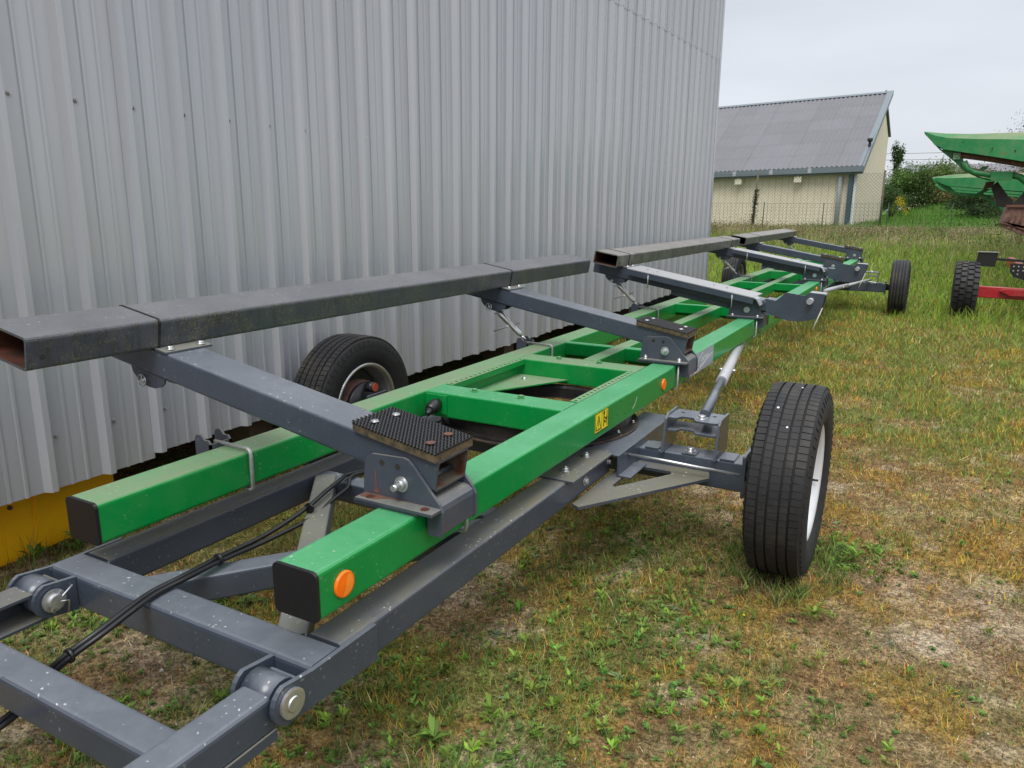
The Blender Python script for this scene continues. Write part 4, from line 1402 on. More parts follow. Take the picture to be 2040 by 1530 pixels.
mb.tube([S(.02, 1.25, .72), S(.02, 1.25, 1.02)], .05, 10)
mb.tube([S(.02, 1.25, 1.0), S(.02, 1.25, 1.12)], .10, 10)
mb.build('roof_vent', DARKIN, shed)


# ---------------------------------------------------------------- leaf and blade builders
def tz(x, y):
    return terrain(np.asarray(x, float), np.asarray(y, float))


def blades(name, x, y, h, w, lean, col, parent=None, seg=1, mat=LEAF, z=None, tipcol=1.15):
    n_ = len(x)
    z = tz(x, y) - .004 if z is None else z
    a = rng.uniform(0, 2 * np.pi, n_)
    b_ = rng.uniform(0, 2 * np.pi, n_)
    dx, dy = np.cos(a) * w / 2, np.sin(a) * w / 2
    lx, ly = np.cos(b_) * lean * h, np.sin(b_) * lean * h
    hh = h * np.sqrt(np.clip(1 - lean ** 2 * .7, .08, 1))
    if seg == 1:
        V = np.stack([np.stack([x - dx, y - dy, z], 1), np.stack([x + dx, y + dy, z], 1), np.stack([x + lx, y + ly, z + hh], 1)], 1)
        F = np.arange(3 * n_).reshape(-1, 3)
        C = np.repeat(col[:, None, :], 3, 1)
        C[:, 2] *= tipcol
    else:
        m1 = np.stack([x + lx * .3, y + ly * .3, z + hh * .55], 1)
        d_ = np.stack([dx, dy, 0 * dx], 1) * .85
        V = np.stack([np.stack([x - dx, y - dy, z], 1), np.stack([x + dx, y + dy, z], 1), m1 - d_, m1 + d_, np.stack([x + lx, y + ly, z + hh], 1)], 1)
        k_ = np.arange(n_)[:, None] * 5
        F = np.concatenate([k_ + np.array([0, 1, 3]), k_ + np.array([0, 3, 2]), k_ + np.array([2, 3, 4])], 0)
        C = np.repeat(col[:, None, :], 5, 1)
        C[:, 4] *= tipcol
    return fast_mesh(name, V.reshape(-1, 3), F, np.clip(C.reshape(-1, 3), 0, 1), mat, parent)


def leaves(name, P, size, col, parent=None, mat=LEAFB, upbias=.35, aspect=.5):
    """diamond leaves folded along the midrib, random orientation"""
    n_ = len(P)
    d = rng.normal(size=(n_, 3))
    d[:, 2] = d[:, 2] * .6 + upbias
    d /= np.linalg.norm(d, axis=1)[:, None]
    r_ = rng.normal(size=(n_, 3))
    s_ = np.cross(d, r_)
    s_ /= np.linalg.norm(s_, axis=1)[:, None]
    nn_ = np.cross(s_, d)
    sz = size[:, None]
    V = np.stack([P, P + d * sz * .5 + s_ * sz * aspect / 2 + nn_ * sz * .06, P + d * sz, P + d * sz * .5 - s_ * sz * aspect / 2 + nn_ * sz * .06], 1)
    k_ = np.arange(n_)[:, None] * 4
    F = np.concatenate([k_ + np.array([0, 1, 2]), k_ + np.array([0, 2, 3])], 0)
    return fast_mesh(name, V.reshape(-1, 3), F, np.clip(np.repeat(col, 4, 0), 0, 1), mat, parent)


def jitter(base, n_, amt=.25, hue=.12):
    c = np.array(base)[None, :] * (1 + rng.uniform(-amt, amt, (n_, 1)))
    return np.clip(c * (1 + rng.uniform(-hue, hue, (n_, 3))), .002, .9)


def bush(name, label, cat, c, r, n_, base, size=.07, trunk=True, group=None, clump=26, base2=None, gaps=.0, ztop=None):
    """bush or tree: short stems and leaves gathered in clumps through the crown"""
    x, y = c[0], c[1]
    zg = float(tz(x, y))
    t = thing(name, label, cat, (x, y, zg), group)
    rx, ry, rz_ = r
    zc = c[2]
    if trunk:
        mb = MB()
        for i in range(5):
            a = 2 * math.pi * i / 5 + random.random()
            q_ = Vector((x + rx * .5 * math.cos(a), y + ry * .5 * math.sin(a), zc + rz_ * random.uniform(0, .5)))
            p_ = Vector((x, y, zg - .1))
            m_ = (p_ + q_) / 2 + Vector((random.uniform(-.1, .1) * rx, random.uniform(-.1, .1) * ry, .1))
            mb.tube([p_, m_, q_], [.05 * rz_ ** .5, .03, .012], 6)
        mb.build('trunk', BARK, t)
    ncl = clump
    u_ = rng.normal(size=(ncl, 3))
    u_ /= np.linalg.norm(u_, axis=1)[:, None]
    rad = rng.uniform(.35, .95, (ncl, 1))
    cc = u_ * rad * np.array([rx, ry, rz_]) + np.array([x, y, zc])
    cc[:, 2] = np.maximum(cc[:, 2], zg + .1)
    idx = rng.integers(0, ncl, n_)
    cr_ = rng.uniform(.20, .42, ncl)
    g = rng.normal(size=(n_, 3)) * cr_[idx][:, None] * np.array([rx, ry, rz_]) * .62
    P = cc[idx] + g
    P[:, 2] = np.maximum(P[:, 2], zg + .02)
    tint = rng.uniform(.68, 1.32, (ncl, 1))
    col = jitter(base, n_, .25) * tint[idx]
    if base2 is not None:
        sel = rng.random(ncl) < .4
        m_ = sel[idx]
        col[m_] = jitter(base2, int(m_.sum()), .25)
    leaves('crown', P, rng.uniform(.6, 1.4, n_) * size, col, t)
    return t


# ---------------------------------------------------------------- bushes and trees behind
bush('bush', 'dense dark green bush right beside the end of the cream shed', 'bush', (-.15, 45.2, 2.95), (1.15, 1.2, 1.05), 9000, (.085, .155, .034), .10, clump=34)
bush('bush', 'tall dark green bush with a loose top on the grassy mound', 'bush', (1.25, 44.0, 2.9), (1.35, 1.2, 1.05), 9000, (.075, .140, .032), .10, clump=34, base2=(.12, .18, .045))
bush('bush', 'tawny brown and green bush behind the small green snout', 'bush', (2.9, 42.5, 2.45), (1.4, 1.2, 1.05), 8000, (.10, .11, .035), .09, clump=30, base2=(.20, .16, .07))
bush('bush', 'low dark hedge bush at the foot of the mound below the green snouts', 'bush', (2.9, 36.5, 1.75), (1.25, 1.0, .62), 6500, (.035, .065, .020), .08, clump=26)
bush('bush', 'low dark hedge bush lowest on the slope beside the rusty machine', 'bush', (4.2, 32.0, 1.35), (1.3, 1.0, .75), 6500, (.040, .070, .020), .08, clump=26, base2=(.12, .11, .05))
bush('bush', 'straw coloured shrub showing through the gaps of the green machine', 'bush', (4.6, 36.8, 2.2), (1.4, 1.1, 1.2), 8000, (.17, .145, .06), .08, clump=30, base2=(.08, .11, .03))
bush('bush', 'pale olive shrub in front of the distant grey roof', 'bush', (3.0, 52.0, 3.1), (2.3, 1.5, 1.15), 8000, (.11, .13, .045), .12, clump=30)
bush('broom_bush', 'yellow flowering bush against the end wall of the cream shed', 'bush', (-.05, 35.6, 1.55), (.36, .4, .45), 1800, (.08, .14, .02), .04, clump=14, base2=(.62, .50, .02), trunk=False)
bush('slim_tree', 'slim young tree sticking up behind the shed gable', 'tree', (-1.05, 48.8, 4.35), (.32, .3, .85), 2200, (.05, .085, .025), .10, clump=14)
bush('brown_tree', 'large bare looking brown tree at the right edge behind the green machine', 'tree', (7.3, 58.5, 5.2), (2.3, 2.0, 2.5), 26000, (.060, .040, .026), .09, clump=60)

bush('bush', 'mid green bush half hidden behind the end of the cream shed', 'bush', (-2.3, 47.5, 2.6), (1.6, 1.3, 1.2), 7000, (.05, .10, .025), .10, clump=30)
bush('bush', 'low green bush between the shed end and the mound', 'bush', (-.6, 40.5, 2.0), (.75, .8, .75), 4500, (.05, .10, .025), .08, clump=20)

bush('bush', 'broad low bush at the back of the mound below the power lines', 'bush', (.75, 46.8, 2.35), (1.7, 1.0, .85), 8000, (.08, .145, .035), .09, clump=34)

# distant building and power line
fb = thing('distant_barn', 'low distant barn with a grey roof behind the bushes', 'building', (3.5, 121, terrain(3.5, 121)))
mb = MB()
mb.box(-3, 10, 118, 130, 0, 6.4)
mb.build('wall', CREAM, fb)
mb = MB()
vs = [(-3.5, 117.5, 6.3), (10.5, 117.5, 6.3), (10.5, 124, 7.75), (-3.5, 124, 7.75), (-3.5, 130.5, 6.3), (10.5, 130.5, 6.3)]
mb.add(vs, [(0, 1, 2, 3), (3, 2, 5, 4), (0, 3, 4), (1, 5, 2), (0, 4, 5, 1)])
for k in range(28):
    xx = -3.4 + k * .5
    mb.add([(xx, 117.5, 6.36), (xx + .06, 117.5, 6.36), (xx + .06, 124, 7.81), (xx, 124, 7.81)], [(0, 1, 2, 3)])
mb.build('roof', ROOFS, fb, fix=False)
pwl = thing('power_line', 'thin overhead power lines crossing the sky behind the bushes', 'power line', (-14, 79, 0.8))
for x_, y_ in ((-26, 77.5), (24, 80.5)):
    MB().tube([(x_, y_, 0), (x_, y_, 7.6)], [.14, .09], 8).build('pole', BARK, pwl)
    MB().box(x_ - .06, x_ + .06, y_ - .8, y_ + .8, 7.2, 7.3).build('crossarm', BARK, pwl)
for dz, dy in ((0, .7), (-.6, 0)):
    pts = [(-26 + 50 * t, 77.5 + 3 * t + dy, 7.35 + dz - 3.2 * t * (1 - t)) for t in np.linspace(0, 1, 25)]
    MB().tube(pts, .016, 4).build('wire', DARKIN, pwl)

# ---------------------------------------------------------------- wire fence
fen = thing('wire_fence', 'tall chain link fence with leaning posts in front of the cream shed', 'fence', (-4.0, 27.3, .72))
FP = [(-11.5, 26.0), (-7.9, 26.6), (-4.31, 27.25), (-.19, 27.80)]
for i, (x_, y_) in enumerate(FP):
    zz = float(tz(x_, y_))
    MB().tube([(x_ - .03, y_, zz - .2), (x_ + (.05 if i != 3 else -.06), y_, 2.78)], .032 if i > 1 else .03, 8).build('post', simple('weathered_post', (.10, .085, .06), .85, var=.3), fen)


def mesh_fence(pts, z0f, z1, pitch, r_, diag=True):
    V, F = [], []

    def wire(a, b_):
        a, b_ = Vector(a), Vector(b_)
        k = len(V)
        for p_ in (a, b_):
            V.extend([(p_.x - r_, p_.y, p_.z), (p_.x + r_, p_.y, p_.z), (p_.x, p_.y - r_, p_.z + r_)])
        F.extend([(k, k + 1, k + 4, k + 3), (k + 1, k + 2, k + 5, k + 4), (k + 2, k, k + 3, k + 5)])
    for (xa, ya), (xb, yb) in zip(pts[:-1], pts[1:]):
        L_ = math.hypot(xb - xa, yb - ya)
        z0 = min(z0f(xa, ya), z0f(xb, yb)) - .02
        H = z1 - z0
        at_ = lambda t, z: (xa + (xb - xa) * t / L_, ya + (yb - ya) * t / L_, z)
        if diag:
            n_ = int((L_ + H) / pitch)
            for i in range(n_):
                t0 = -H + i * pitch
                a0, b0 = max(t0, 0), min(t0 + H, L_)
                if b0 > a0:
                    wire(at_(a0, z0 + (a0 - t0)), at_(b0, z0 + (b0 - t0)))
                    wire(at_(a0, z1 - (a0 - t0)), at_(b0, z1 - (b0 - t0)))
            wire(at_(0, z1), at_(L_, z1))
            wire(at_(0, (z0 + z1) / 2), at_(L_, (z0 + z1) / 2))
        else:
            for i in range(int(L_ / pitch)):
                wire(at_(i * pitch, z0), at_(i * pitch, z1))
            for i in range(9):
                wire(at_(0, z0 + H * i / 8), at_(L_, z0 + H * i / 8))
    return V, F


V, F = mesh_fence(FP, lambda x, y: float(tz(x, y)), 2.68, .11, .0042)
o = fast_mesh('chain_link', np.array(V), np.array(F), None, FENCEM, fen)
o['kind'] = 'stuff'
fn2 = thing('low_fence', 'low green wire mesh fence on thin stakes in the tall grass', 'fence', (-.1, 27.6, .72))
FP2 = [(-9.5, 26.1), (-6.2, 26.75), (-3.96, 27.15), (-2.03, 27.50), (-.02, 27.66), (1.86, 27.70), (3.9, 27.3), (6.2, 26.8)]
for x_, y_ in FP2:
    zz = float(tz(x_, y_))
    MB().tube([(x_, y_, zz - .2), (x_ + .01, y_, zz + 1.0)], .017, 6).build('stake', POSTG, fn2)
V, F = mesh_fence(FP2, lambda x, y: float(tz(x, y)), 1.68, .13, .0032, False)
o = fast_mesh('wire_mesh', np.array(V), np.array(F), None, POSTG, fn2)
o['kind'] = 'stuff'
ivy = thing('ivy_plant', 'ivy climbing the leaning fence post in front of the shed', 'plant', (-4.31, 27.2, .75))
n_ = 900
t_ = rng.random(n_) ** .7
P = np.stack([-4.34 + .08 * t_ + rng.normal(0, .045, n_), 27.23 + rng.normal(0, .04, n_), .8 + 1.35 * t_], 1)
leaves('foliage', P, rng.uniform(.03, .07, n_), jitter((.035, .05, .015), n_), ivy)
MB().tube([(-4.36, 27.22, .7), (-4.30, 27.21, 1.4), (-4.29, 27.22, 2.2)], .012, 6).build('stem', BARK, ivy)

# ---------------------------------------------------------------- green harvester head with pointed snouts
hv = thing('harvester_head', 'weathered green harvester head with pointed snouts at the right edge', 'farm machine', (3.9, 15.0, 0))


def snout(tip, rear_x, ztop, zlow, y, wid, xk, name='snout'):
    mb = MB()
    secs = []
    N = 9
    for i in range(N):
        t = i / (N - 1)
        x = tip[0] + (xk - tip[0]) * t * 3 if t < .33 else xk + (rear_x - xk) * ((t - .33) / .67) ** 1.2
        w = .010 + wid * min(1, (x - tip[0]) / 1.1) ** .8
        zt = tip[1] + (ztop - tip[1]) * min(1, (x - tip[0]) / .5)
        zl = tip[1] - .010 + (zlow(xk) - tip[1] + .010) * (x - tip[0]) / (xk - tip[0]) if x < xk else zlow(x)
        zl = min(zl, zt - .01)
        ring = [(x, y - w, zl), (x, y - w * .93, zl + (zt - zl) * .70), (x, y - w * .55, zl + (zt - zl) * .96), (x, y, zt), (x, y + w * .55, zl + (zt - zl) * .96), (x, y + w * .93, zl + (zt - zl) * .70), (x, y + w, zl)]
        secs.append(ring)
    vs = [p_ for r_ in secs for p_ in r_]
    fs = [(i * 7 + k, i * 7 + k + 1, (i + 1) * 7 + k + 1, (i + 1) * 7 + k) for i in range(N - 1) for k in range(6)]
    vs2 = [(x, yy, z - .006) for x, yy, z in vs]
    mb.add(vs, fs, 0, False)
    mb.add(vs2, fs, 0, False)
    return mb.build(name, OLDGREEN, hv, fix=False)


YH = 13.25
sn_ = snout((1.19, 2.725), 3.7, 2.665, lambda x: 2.455 - .20 * max(0, x - 1.42), YH, .27, 1.42)
for bx_, bz_ in ((2.15, 2.42), (2.45, 2.38), (1.75, 2.52), (2.62, 2.55)):
    MB().tube([(bx_, YH - .285, bz_), (bx_, YH - .262, bz_)], .012, 8).build('bolt', DARKIN, sn_)
mb = MB()          # keel strap below the snout
mb.tube([(1.20, YH, 2.70), (1.45, YH, 2.44), (1.66, YH, 2.27), (1.84, YH, 2.10), (2.02, YH, 2.01), (2.20, YH, 1.955)], .012, 6)
mb.build('keel_strap', OLDGREEN, hv)
mb = MB()
mb.prism_y([(1.44, 2.445), (1.70, 2.385), (1.78, 2.30), (1.80, 2.24), (1.90, 2.16), (2.12, 2.09), (2.12, 2.02), (1.90, 2.065), (1.80, 2.115), (1.66, 2.27)], YH - .02, YH + .02)
mb.build('keel_plate', OLDGREEN, hv)
MB().tube([(1.62, YH, 2.34), (1.76, YH, 2.345), (2.10, YH, 2.29), (2.62, YH, 2.19), (3.7, YH, 1.98)], .047, 12).build('rusty_tube', RUSTT, hv)
mb = MB()
mb.box(1.64, 1.74, YH - .085, YH - .07, 2.28, 2.38)
mb.tube([(1.69, YH - .10, 2.33), (1.69, YH - .08, 2.33)], .022, 12)
mb.build('end_bearing', simple('pale_green_plate', (.15, .30, .16), .6), hv)
MB().tube([(1.80, YH - .05, 2.25), (1.85, YH - .05, 2.14), (1.97, YH - .05, 2.07), (2.20, YH - .05, 2.035), (2.45, YH - .05, 2.03)], .045, 12).build('bent_tube', OLDGREEN, hv)
MB().prism_y([(2.00, 2.11), (2.06, 2.17), (2.16, 2.18), (2.07, 2.07)], YH + .05, YH + .07).build('brace_plate', OLDGREEN, hv)
MB().box(2.185, 2.475, YH - .12, YH + .04, 1.955, 2.085).build('gear_case', OLDGREEN, hv)
MB().tube([(2.47, YH - .04, 2.03), (2.58, YH - .04, 2.0), (2.70, YH - .04, 1.90), (2.85, YH - .04, 1.80), (3.6, YH - .04, 1.75)], .05, 12).build('bent_tube', OLDGREEN, hv)
MB().prism_y([(2.15, 1.94), (2.27, 1.95), (2.25, 1.86), (2.17, 1.83), (2.12, 1.80)], YH + .25, YH + .29).build('rusty_bracket', RUST, hv)
mb = MB()
mb.prism_y([(2.22, 1.86), (2.30, 1.94), (2.56, 1.60), (2.50, 1.55), (2.34, 1.55), (2.32, 1.62)], YH + .10, YH + .16)
mb.build('dark_chute', DARKIN, hv)
MB().prism_y([(2.50, 1.55), (2.55, 1.60), (2.75, 1.90), (2.90, 1.85), (2.90, 1.50), (2.52, 1.50)], YH + .05, YH + .11).build('dark_chute', DARKIN, hv)
# rusty ribbed drum below
dr = MB()
prof = []
for i in range(15):
    a = 2 * math.pi * i / 14
vs, fs = [], []
for i, (xx, zz, rr_) in enumerate(((2.50, 1.44, .10), (2.50, 1.30, .21), (2.62, 1.16, .24), (2.90, 1.07, .25), (3.5, 1.02, .25))):
    pass
dr.prism_y([(2.475, 1.56), (2.42, 1.30), (2.47, 1.235), (2.70, 1.13), (3.6, 1.02), (3.6, 1.54)], YH - .18, YH + .6)
dro = dr.build('rusty_trough', RUSTT, hv, bevel=.01)
for k in range(14):
    x_ = 2.50 + k * .075
    MB().tube([(x_ + .05, YH - .19, 1.50), (x_ - .01, YH - .19, 1.25 - .02 * k)], .010, 6).build('trough_rib', RUST, dro)
MB().prism_y([(2.46, 1.545), (2.44, 1.58), (3.6, 1.60), (3.6, 1.55)], YH - .22, YH - .17).build('trough_lip', RUST, hv)
MB().prism_y([(2.41, 1.30), (2.41, 1.335), (2.75, 1.19), (3.6, 1.06), (3.6, 1.03)], YH - .20, YH - .181).build('trough_edge', RUST, hv)
# second snout further along
Y2 = 15.8
snout((1.345, 2.105), 3.7, 2.165, lambda x: 1.95 - .09 * max(0, x - 1.55), Y2, .27, 1.58)
mb = MB()
mb.tube([(1.36, Y2, 2.09), (1.55, Y2, 1.93), (1.72, Y2, 1.82), (1.90, Y2, 1.765), (2.20, Y2, 1.775), (2.35, Y2, 1.68), (2.56, Y2, 1.50), (2.9, Y2, 1.4), (3.6, Y2, 1.4)], .032, 10)
mb.build('bent_tube', OLDGREEN, hv)
MB().prism_y([(1.50, 1.97), (1.66, 1.93), (1.80, 1.80), (1.72, 1.81), (1.60, 1.88)], Y2 - .02, Y2 + .02).build('keel_plate', OLDGREEN, hv)
MB().prism_y([(2.10, 1.80), (2.25, 1.90), (2.30, 1.86), (2.16, 1.77)], Y2 - .06, Y2 - .02).build('brace_plate', OLDGREEN, hv)
for yy in (18.3, 20.8):
    snout((1.345, 2.105), 3.7, 2.165, lambda x: 1.95 - .09 * max(0, x - 1.55), yy, .27, 1.58)
MB().box(3.6, 4.1, 12.9, 21.4, 1.35, 2.55).build('main_frame', OLDGREEN, hv)
for yy in (13.4, 20.8):
    for xx in (3.65, 4.35):
        MB().box(xx - .05, xx + .05, yy - .05, yy + .05, float(terrain(xx, yy)) - .05, 1.36).build('stand_leg', OLDGREEN, hv)
    MB().box(3.6, 4.4, yy - .05, yy + .05, 1.25, 1.348).build('stand_beam', OLDGREEN, hv)

# ---------------------------------------------------------------- red trailer
rt = thing('red_trailer', 'red axle trailer with a lugged black tyre at the right edge', 'trailer', (3.2, 11.45, 0))


def lug_wheel(xo, cy, s, r=.415, w=.31):
    X = lambda d_: xo - s * d_
    zc = r - .03
    rim = MB()
    rim.lathe_x([(X(.03), .225), (X(.05), .20), (X(.14), .19), (X(.15), .10), (X(.15), 0)], cy, zc, 40)
    rim.lathe_x([(X(w - .03), .225), (X(w - .05), .20), (X(.16), .19), (X(.16), 0)], cy, zc, 40)
    ro = rim.build('wheel', REDP, rt, fix=False)
    t = MB()
    prof = [(.03, .225), (.01, .26), (0, .31), (.008, .365), (.03, .392)]
    t.lathe_x([(X(a), b_ * r / .415) for a, b_ in prof + [(w - a, b_) for a, b_ in prof[::-1]]], cy, zc, 64)
    for ra, rb, nb, ph in ((.012, .070, 30, 0), (.082, .140, 30, .5), (.165, .225, 30, .1), (.240, .300, 30, .6)):
        for k in range(nb):
            a0 = 2 * math.pi * (k + ph) / nb
            a1 = a0 + 2 * math.pi / nb * .70
            vs = []
            for a in (a0, a1):
                for xx, cc in ((ra, r - (.012 if ra < .02 else 0)), (rb, r - (.012 if rb > .29 else 0))):
                    for rr_ in (.38, cc):
                        vs.append((X(xx), cy + rr_ * math.cos(a), zc + rr_ * math.sin(a)))
            t.add(vs, [(1, 3, 7, 5), (0, 1, 5, 4), (2, 6, 7, 3), (0, 2, 3, 1), (4, 5, 7, 6)], 1)
    t.build('tyre', [RUBBER, RUBTOP], ro, fix=False)


lug_wheel(1.85, 11.45, -1)
lug_wheel(4.60, 11.45, 1)
MB().sweep((2.17, 11.45, .375), (4.28, 11.45, .34), rrect(.12, .155, .01)).build('axle_beam', REDP, rt)
MB().prism_y([(2.42, .405), (2.46, .43), (3.9, .41), (3.9, .35), (2.55, .345)], 11.33, 11.385).build('stiffener', REDP, rt)
for xx in (2.85, 3.6):
    MB().box(xx - .05, xx + .05, 9.2 + (xx > 3) * 0, 16.5, .45, .60).build('chassis_rail', REDP, rt) if False else MB().box(xx - .05, xx + .05, 11.0, 16.5, .47, .62).build('chassis_rail', REDP, rt)
MB().prism_y([(2.085, .735), (2.105, .925), (2.345, .925), (2.325, .725)], 11.42, 11.47).build('lamp_board', BLACKP, rt)
MB().box(2.095, 2.35, 11.40, 11.48, .925, .932).build('board_rim', GALV, rt)
MB().sweep((2.30, 11.45, .835), (3.3, 11.45, .79), rrect(.03, .035, .004)).build('board_arm', BLACKP, rt)
MB().box(3.26, 3.32, 11.43, 11.49, .50, .80).build('arm_upright', BLACKP, rt)
lb = MB().prism_y([(2.50, .78), (2.51, .66), (2.56, .60), (2.72, .55), (2.95, .55), (2.95, .78)], 11.40, 11.46).build('lamp_bracket', BLACKP, rt)
for i, (hx, hz) in enumerate(((2.545, .745), (2.60, .745), (2.66, .74), (2.545, .685), (2.60, .69), (2.66, .69), (2.60, .64))):
    MB().tube([(hx, 11.398, hz), (hx, 11.402, hz)], .010, 10).build('hole', LIGHTP, lb)

# ---------------------------------------------------------------- vegetation
def sample(n_, r0, r1, a0=-52, a1=48, p=1.0):
    """points spread over the yard in front of the warehouse, denser close to the visitor"""
    r_ = (r0 ** p + rng.random(n_) * (r1 ** p - r0 ** p)) ** (1 / p)
    a = R(29) + np.radians(rng.uniform(a0, a1, n_)) * -1
    x, y = CP.x - np.sin(a) * r_, CP.y + np.cos(a) * r_
    k = ~((x < WX - .35) & (y < 10.3))
    return x[k], y[k], r_[k]


def pick(cols, w, u=None):
    """choose per item among colour arrays with weights (n,k)"""
    c = np.cumsum(w / w.sum(1, keepdims=True), 1)
    u_ = rng.random((len(w), 1)) if u is None else u[:, None]
    i = (u_ > c).sum(1)
    return np.stack(cols, 1)[np.arange(len(w)), i]


def moss(nm, n_, r0, r1, p, hs, ws):
    x, y, r_ = sample(n_, r0, r1, p=p)
    g, gr, mo = masks(x, y)
    keep = rng.random(len(x)) > g * .93
    x, y, r_, g, gr, mo = (v_[keep] for v_ in (x, y, r_, g, gr, mo))
    m_ = len(x)
    st = sst(fbm(x, y, .20, 55), .45, .65)
    c = pick([jitter((.16, .080, .034), m_, .4), jitter((.36, .285, .15), m_, .35), jitter((.36, .225, .034), m_, .35), jitter((.125, .19, .036), m_, .35), jitter((.24, .065, .030), m_, .3), jitter((.21, .20, .055), m_, .35)],
             np.stack([.75 - .3 * gr, .22 + .45 * st, .1 + 1.3 * mo, .22 + 2.4 * gr, .14 + .2 * st, .45 + .5 * gr], 1),
             np.modf(3.3 * vnoise(x, y, .030 + .0, 211) + 2.1 * vnoise(x, y, .085, 212) + .30 * rng.random(m_))[0])
    sc_ = .012 + .004 * r_
    lumps = vnoise(x, y, .022, 213) * .5 + vnoise(x, y, .05, 214) * .5
    c = c * (.18 + 2.15 * lumps)[:, None]
    h = (rng.uniform(.5, 1.3, m_) * hs * (.35 + 1.4 * lumps) * (1 + .9 * gr + .3 * mo)) * (r_ / 4) ** .35
    w_ = ws * (r_ / 4) ** .75 * rng.uniform(.6, 1.4, m_)
    lean = rng.uniform(.2, 1.05, m_)
    return tag(blades(nm, x, y, h, w_, lean, c), 'short brown and golden moss and dry grass covering the yard', 'moss', kind='stuff')


moss('moss_cover', 760000, .9, 14.5, 1.05, .022, .0050)

# short green grass, taller to the back
x, y, r_ = sample(170000, 1.2, 27, p=1.25)
g, gr, mo = masks(x, y)
tall = sst(y + .25 * x + (fbm(x, y, 1.2, 71) - .5) * 3, 9.2, 11.6)
k = rng.random(len(x)) < np.clip(gr * .75 * (1 - g) + .03 + tall, 0, 1)
x, y, r_, gr, tall = x[k], y[k], r_[k], gr[k], tall[k]
m_ = len(x)
c = pick([jitter((.16, .27, .034), m_, .3), jitter((.25, .35, .045), m_, .3), jitter((.30, .26, .11), m_, .3), jitter((.07, .14, .030), m_, .3)],
         np.stack([np.full(m_, 1.0), .5 + .8 * tall, .5 - .35 * tall, np.full(m_, .35)], 1))
h = rng.uniform(.5, 1.4, m_) * (.028 + .13 * tall) * (.8 + .5 * vnoise(x, y, .5, 9))
under = (np.abs(x) < .6) & (y < 13)
h = np.where(under, np.minimum(h, .12), h)
tag(blades('yard_grass', x, y, h, .0042 * (r_ / 4) ** .8 * rng.uniform(.6, 1.4, m_), rng.uniform(.1, .8, m_), c, seg=2),
    'short green grass growing in patches over the yard', 'grass', kind='stuff')

# tall rough grass along the fence and the green slope behind it
n_ = 95000
x = rng.uniform(-13, 15, n_)
y = 13.5 + 17 * rng.random(n_) ** .7
k = (y > 13.5 + 7 * (1 - sst(x, -4, -1)) * 0)
dens = sst(y + (fbm(x, y, 2.0, 81) - .5) * 4, 15, 21)
k = rng.random(n_) < dens
x, y = x[k], y[k]
m_ = len(x)
dry = sst(fbm(x, y, 1.6, 83), .28, .50) * sst(y, 20, 23.5)
c = pick([jitter((.15, .24, .038), m_, .3), jitter((.36, .31, .18), m_, .25), jitter((.20, .13, .08), m_, .3), jitter((.22, .27, .07), m_, .25)],
         np.stack([1.0 - .85 * dry, .15 + 1.8 * dry, .05 + .8 * dry, .6 - .2 * dry], 1), np.modf(2.7 * vnoise(x, y, .25, 311) + .55 * rng.random(m_))[0])
c = c * (.55 + .9 * vnoise(x, y, .18, 312))[:, None]
h = rng.uniform(.4, 1.25, m_) * (.20 + .12 * sst(y, 19, 25) - .10 * sst(y, 26, 29)) * (.6 + .8 * fbm(x, y, .9, 85))
tag(blades('tall_grass', x, y, h, rng.uniform(.006, .016, m_), rng.uniform(.1, .75, m_), c, seg=2),
    'tall straw and green rough grass along the wire fence', 'grass', kind='stuff')
n_ = 60000
x = rng.uniform(-3, 20, n_)
y = rng.uniform(28.5, 52, n_)
c = jitter((.085, .20, .030), n_, .3)
c[rng.random(n_) < .12] = (.22, .26, .08)
tag(blades('slope_grass', x, y, rng.uniform(.08, .30, n_), rng.uniform(.02, .045, n_), rng.uniform(.1, .7, n_), c),
    'bright green grass on the mound behind the fence', 'grass', kind='stuff')
# brambles and dry stems in the rough strip
n_ = 16000
cx_ = rng.uniform(-8, 7, 150)
cy_ = rng.uniform(22.5, 27.3, 150)
i_ = rng.integers(0, 150, n_)
px_, py_ = cx_[i_] + rng.normal(0, .35, n_), cy_[i_] + rng.normal(0, .35, n_)
P = np.stack([px_, py_, tz(px_, py_) + np.abs(rng.normal(0, .16, n_)) + .03], 1)
cc_ = np.where((i_ % 3 == 0)[:, None], jitter((.16, .11, .06), n_), jitter((.06, .09, .03), n_))
tag(leaves('bramble_cover', P, rng.uniform(.03, .07, n_), cc_), 'low brambles and dead stems tangled along the fence', 'brambles', kind='stuff')
# lone stems
n_ = 500
x, y = rng.uniform(-6, 8, n_), rng.uniform(18, 28, n_)
tag(blades('dry_stems', x, y, rng.uniform(.3, .75, n_), np.full(n_, .009), rng.uniform(.05, .35, n_), jitter((.30, .26, .16), n_), seg=2),
    'thin dry stalks standing above the rough grass', 'grass', kind='stuff')

# broad leaved weeds
HOT = [(0.60, .63, .45), (0.75, .95, .35), (.30, .45, .35), (.45, 1.55, .40), (.55, 2.0, .35), (.9, 1.35, .3), (-1.35, .55, .25), (-.95, .25, .25), (-.65, .55, .2), (-.05, .45, .25), (.1, -.1, .25), (-.25, -.05, .2), (1.25, 1.0, .35), (.75, .2, .25), (1.4, 2.25, .2), (1.0, .3, .35), (-.2, -.55, .25)]


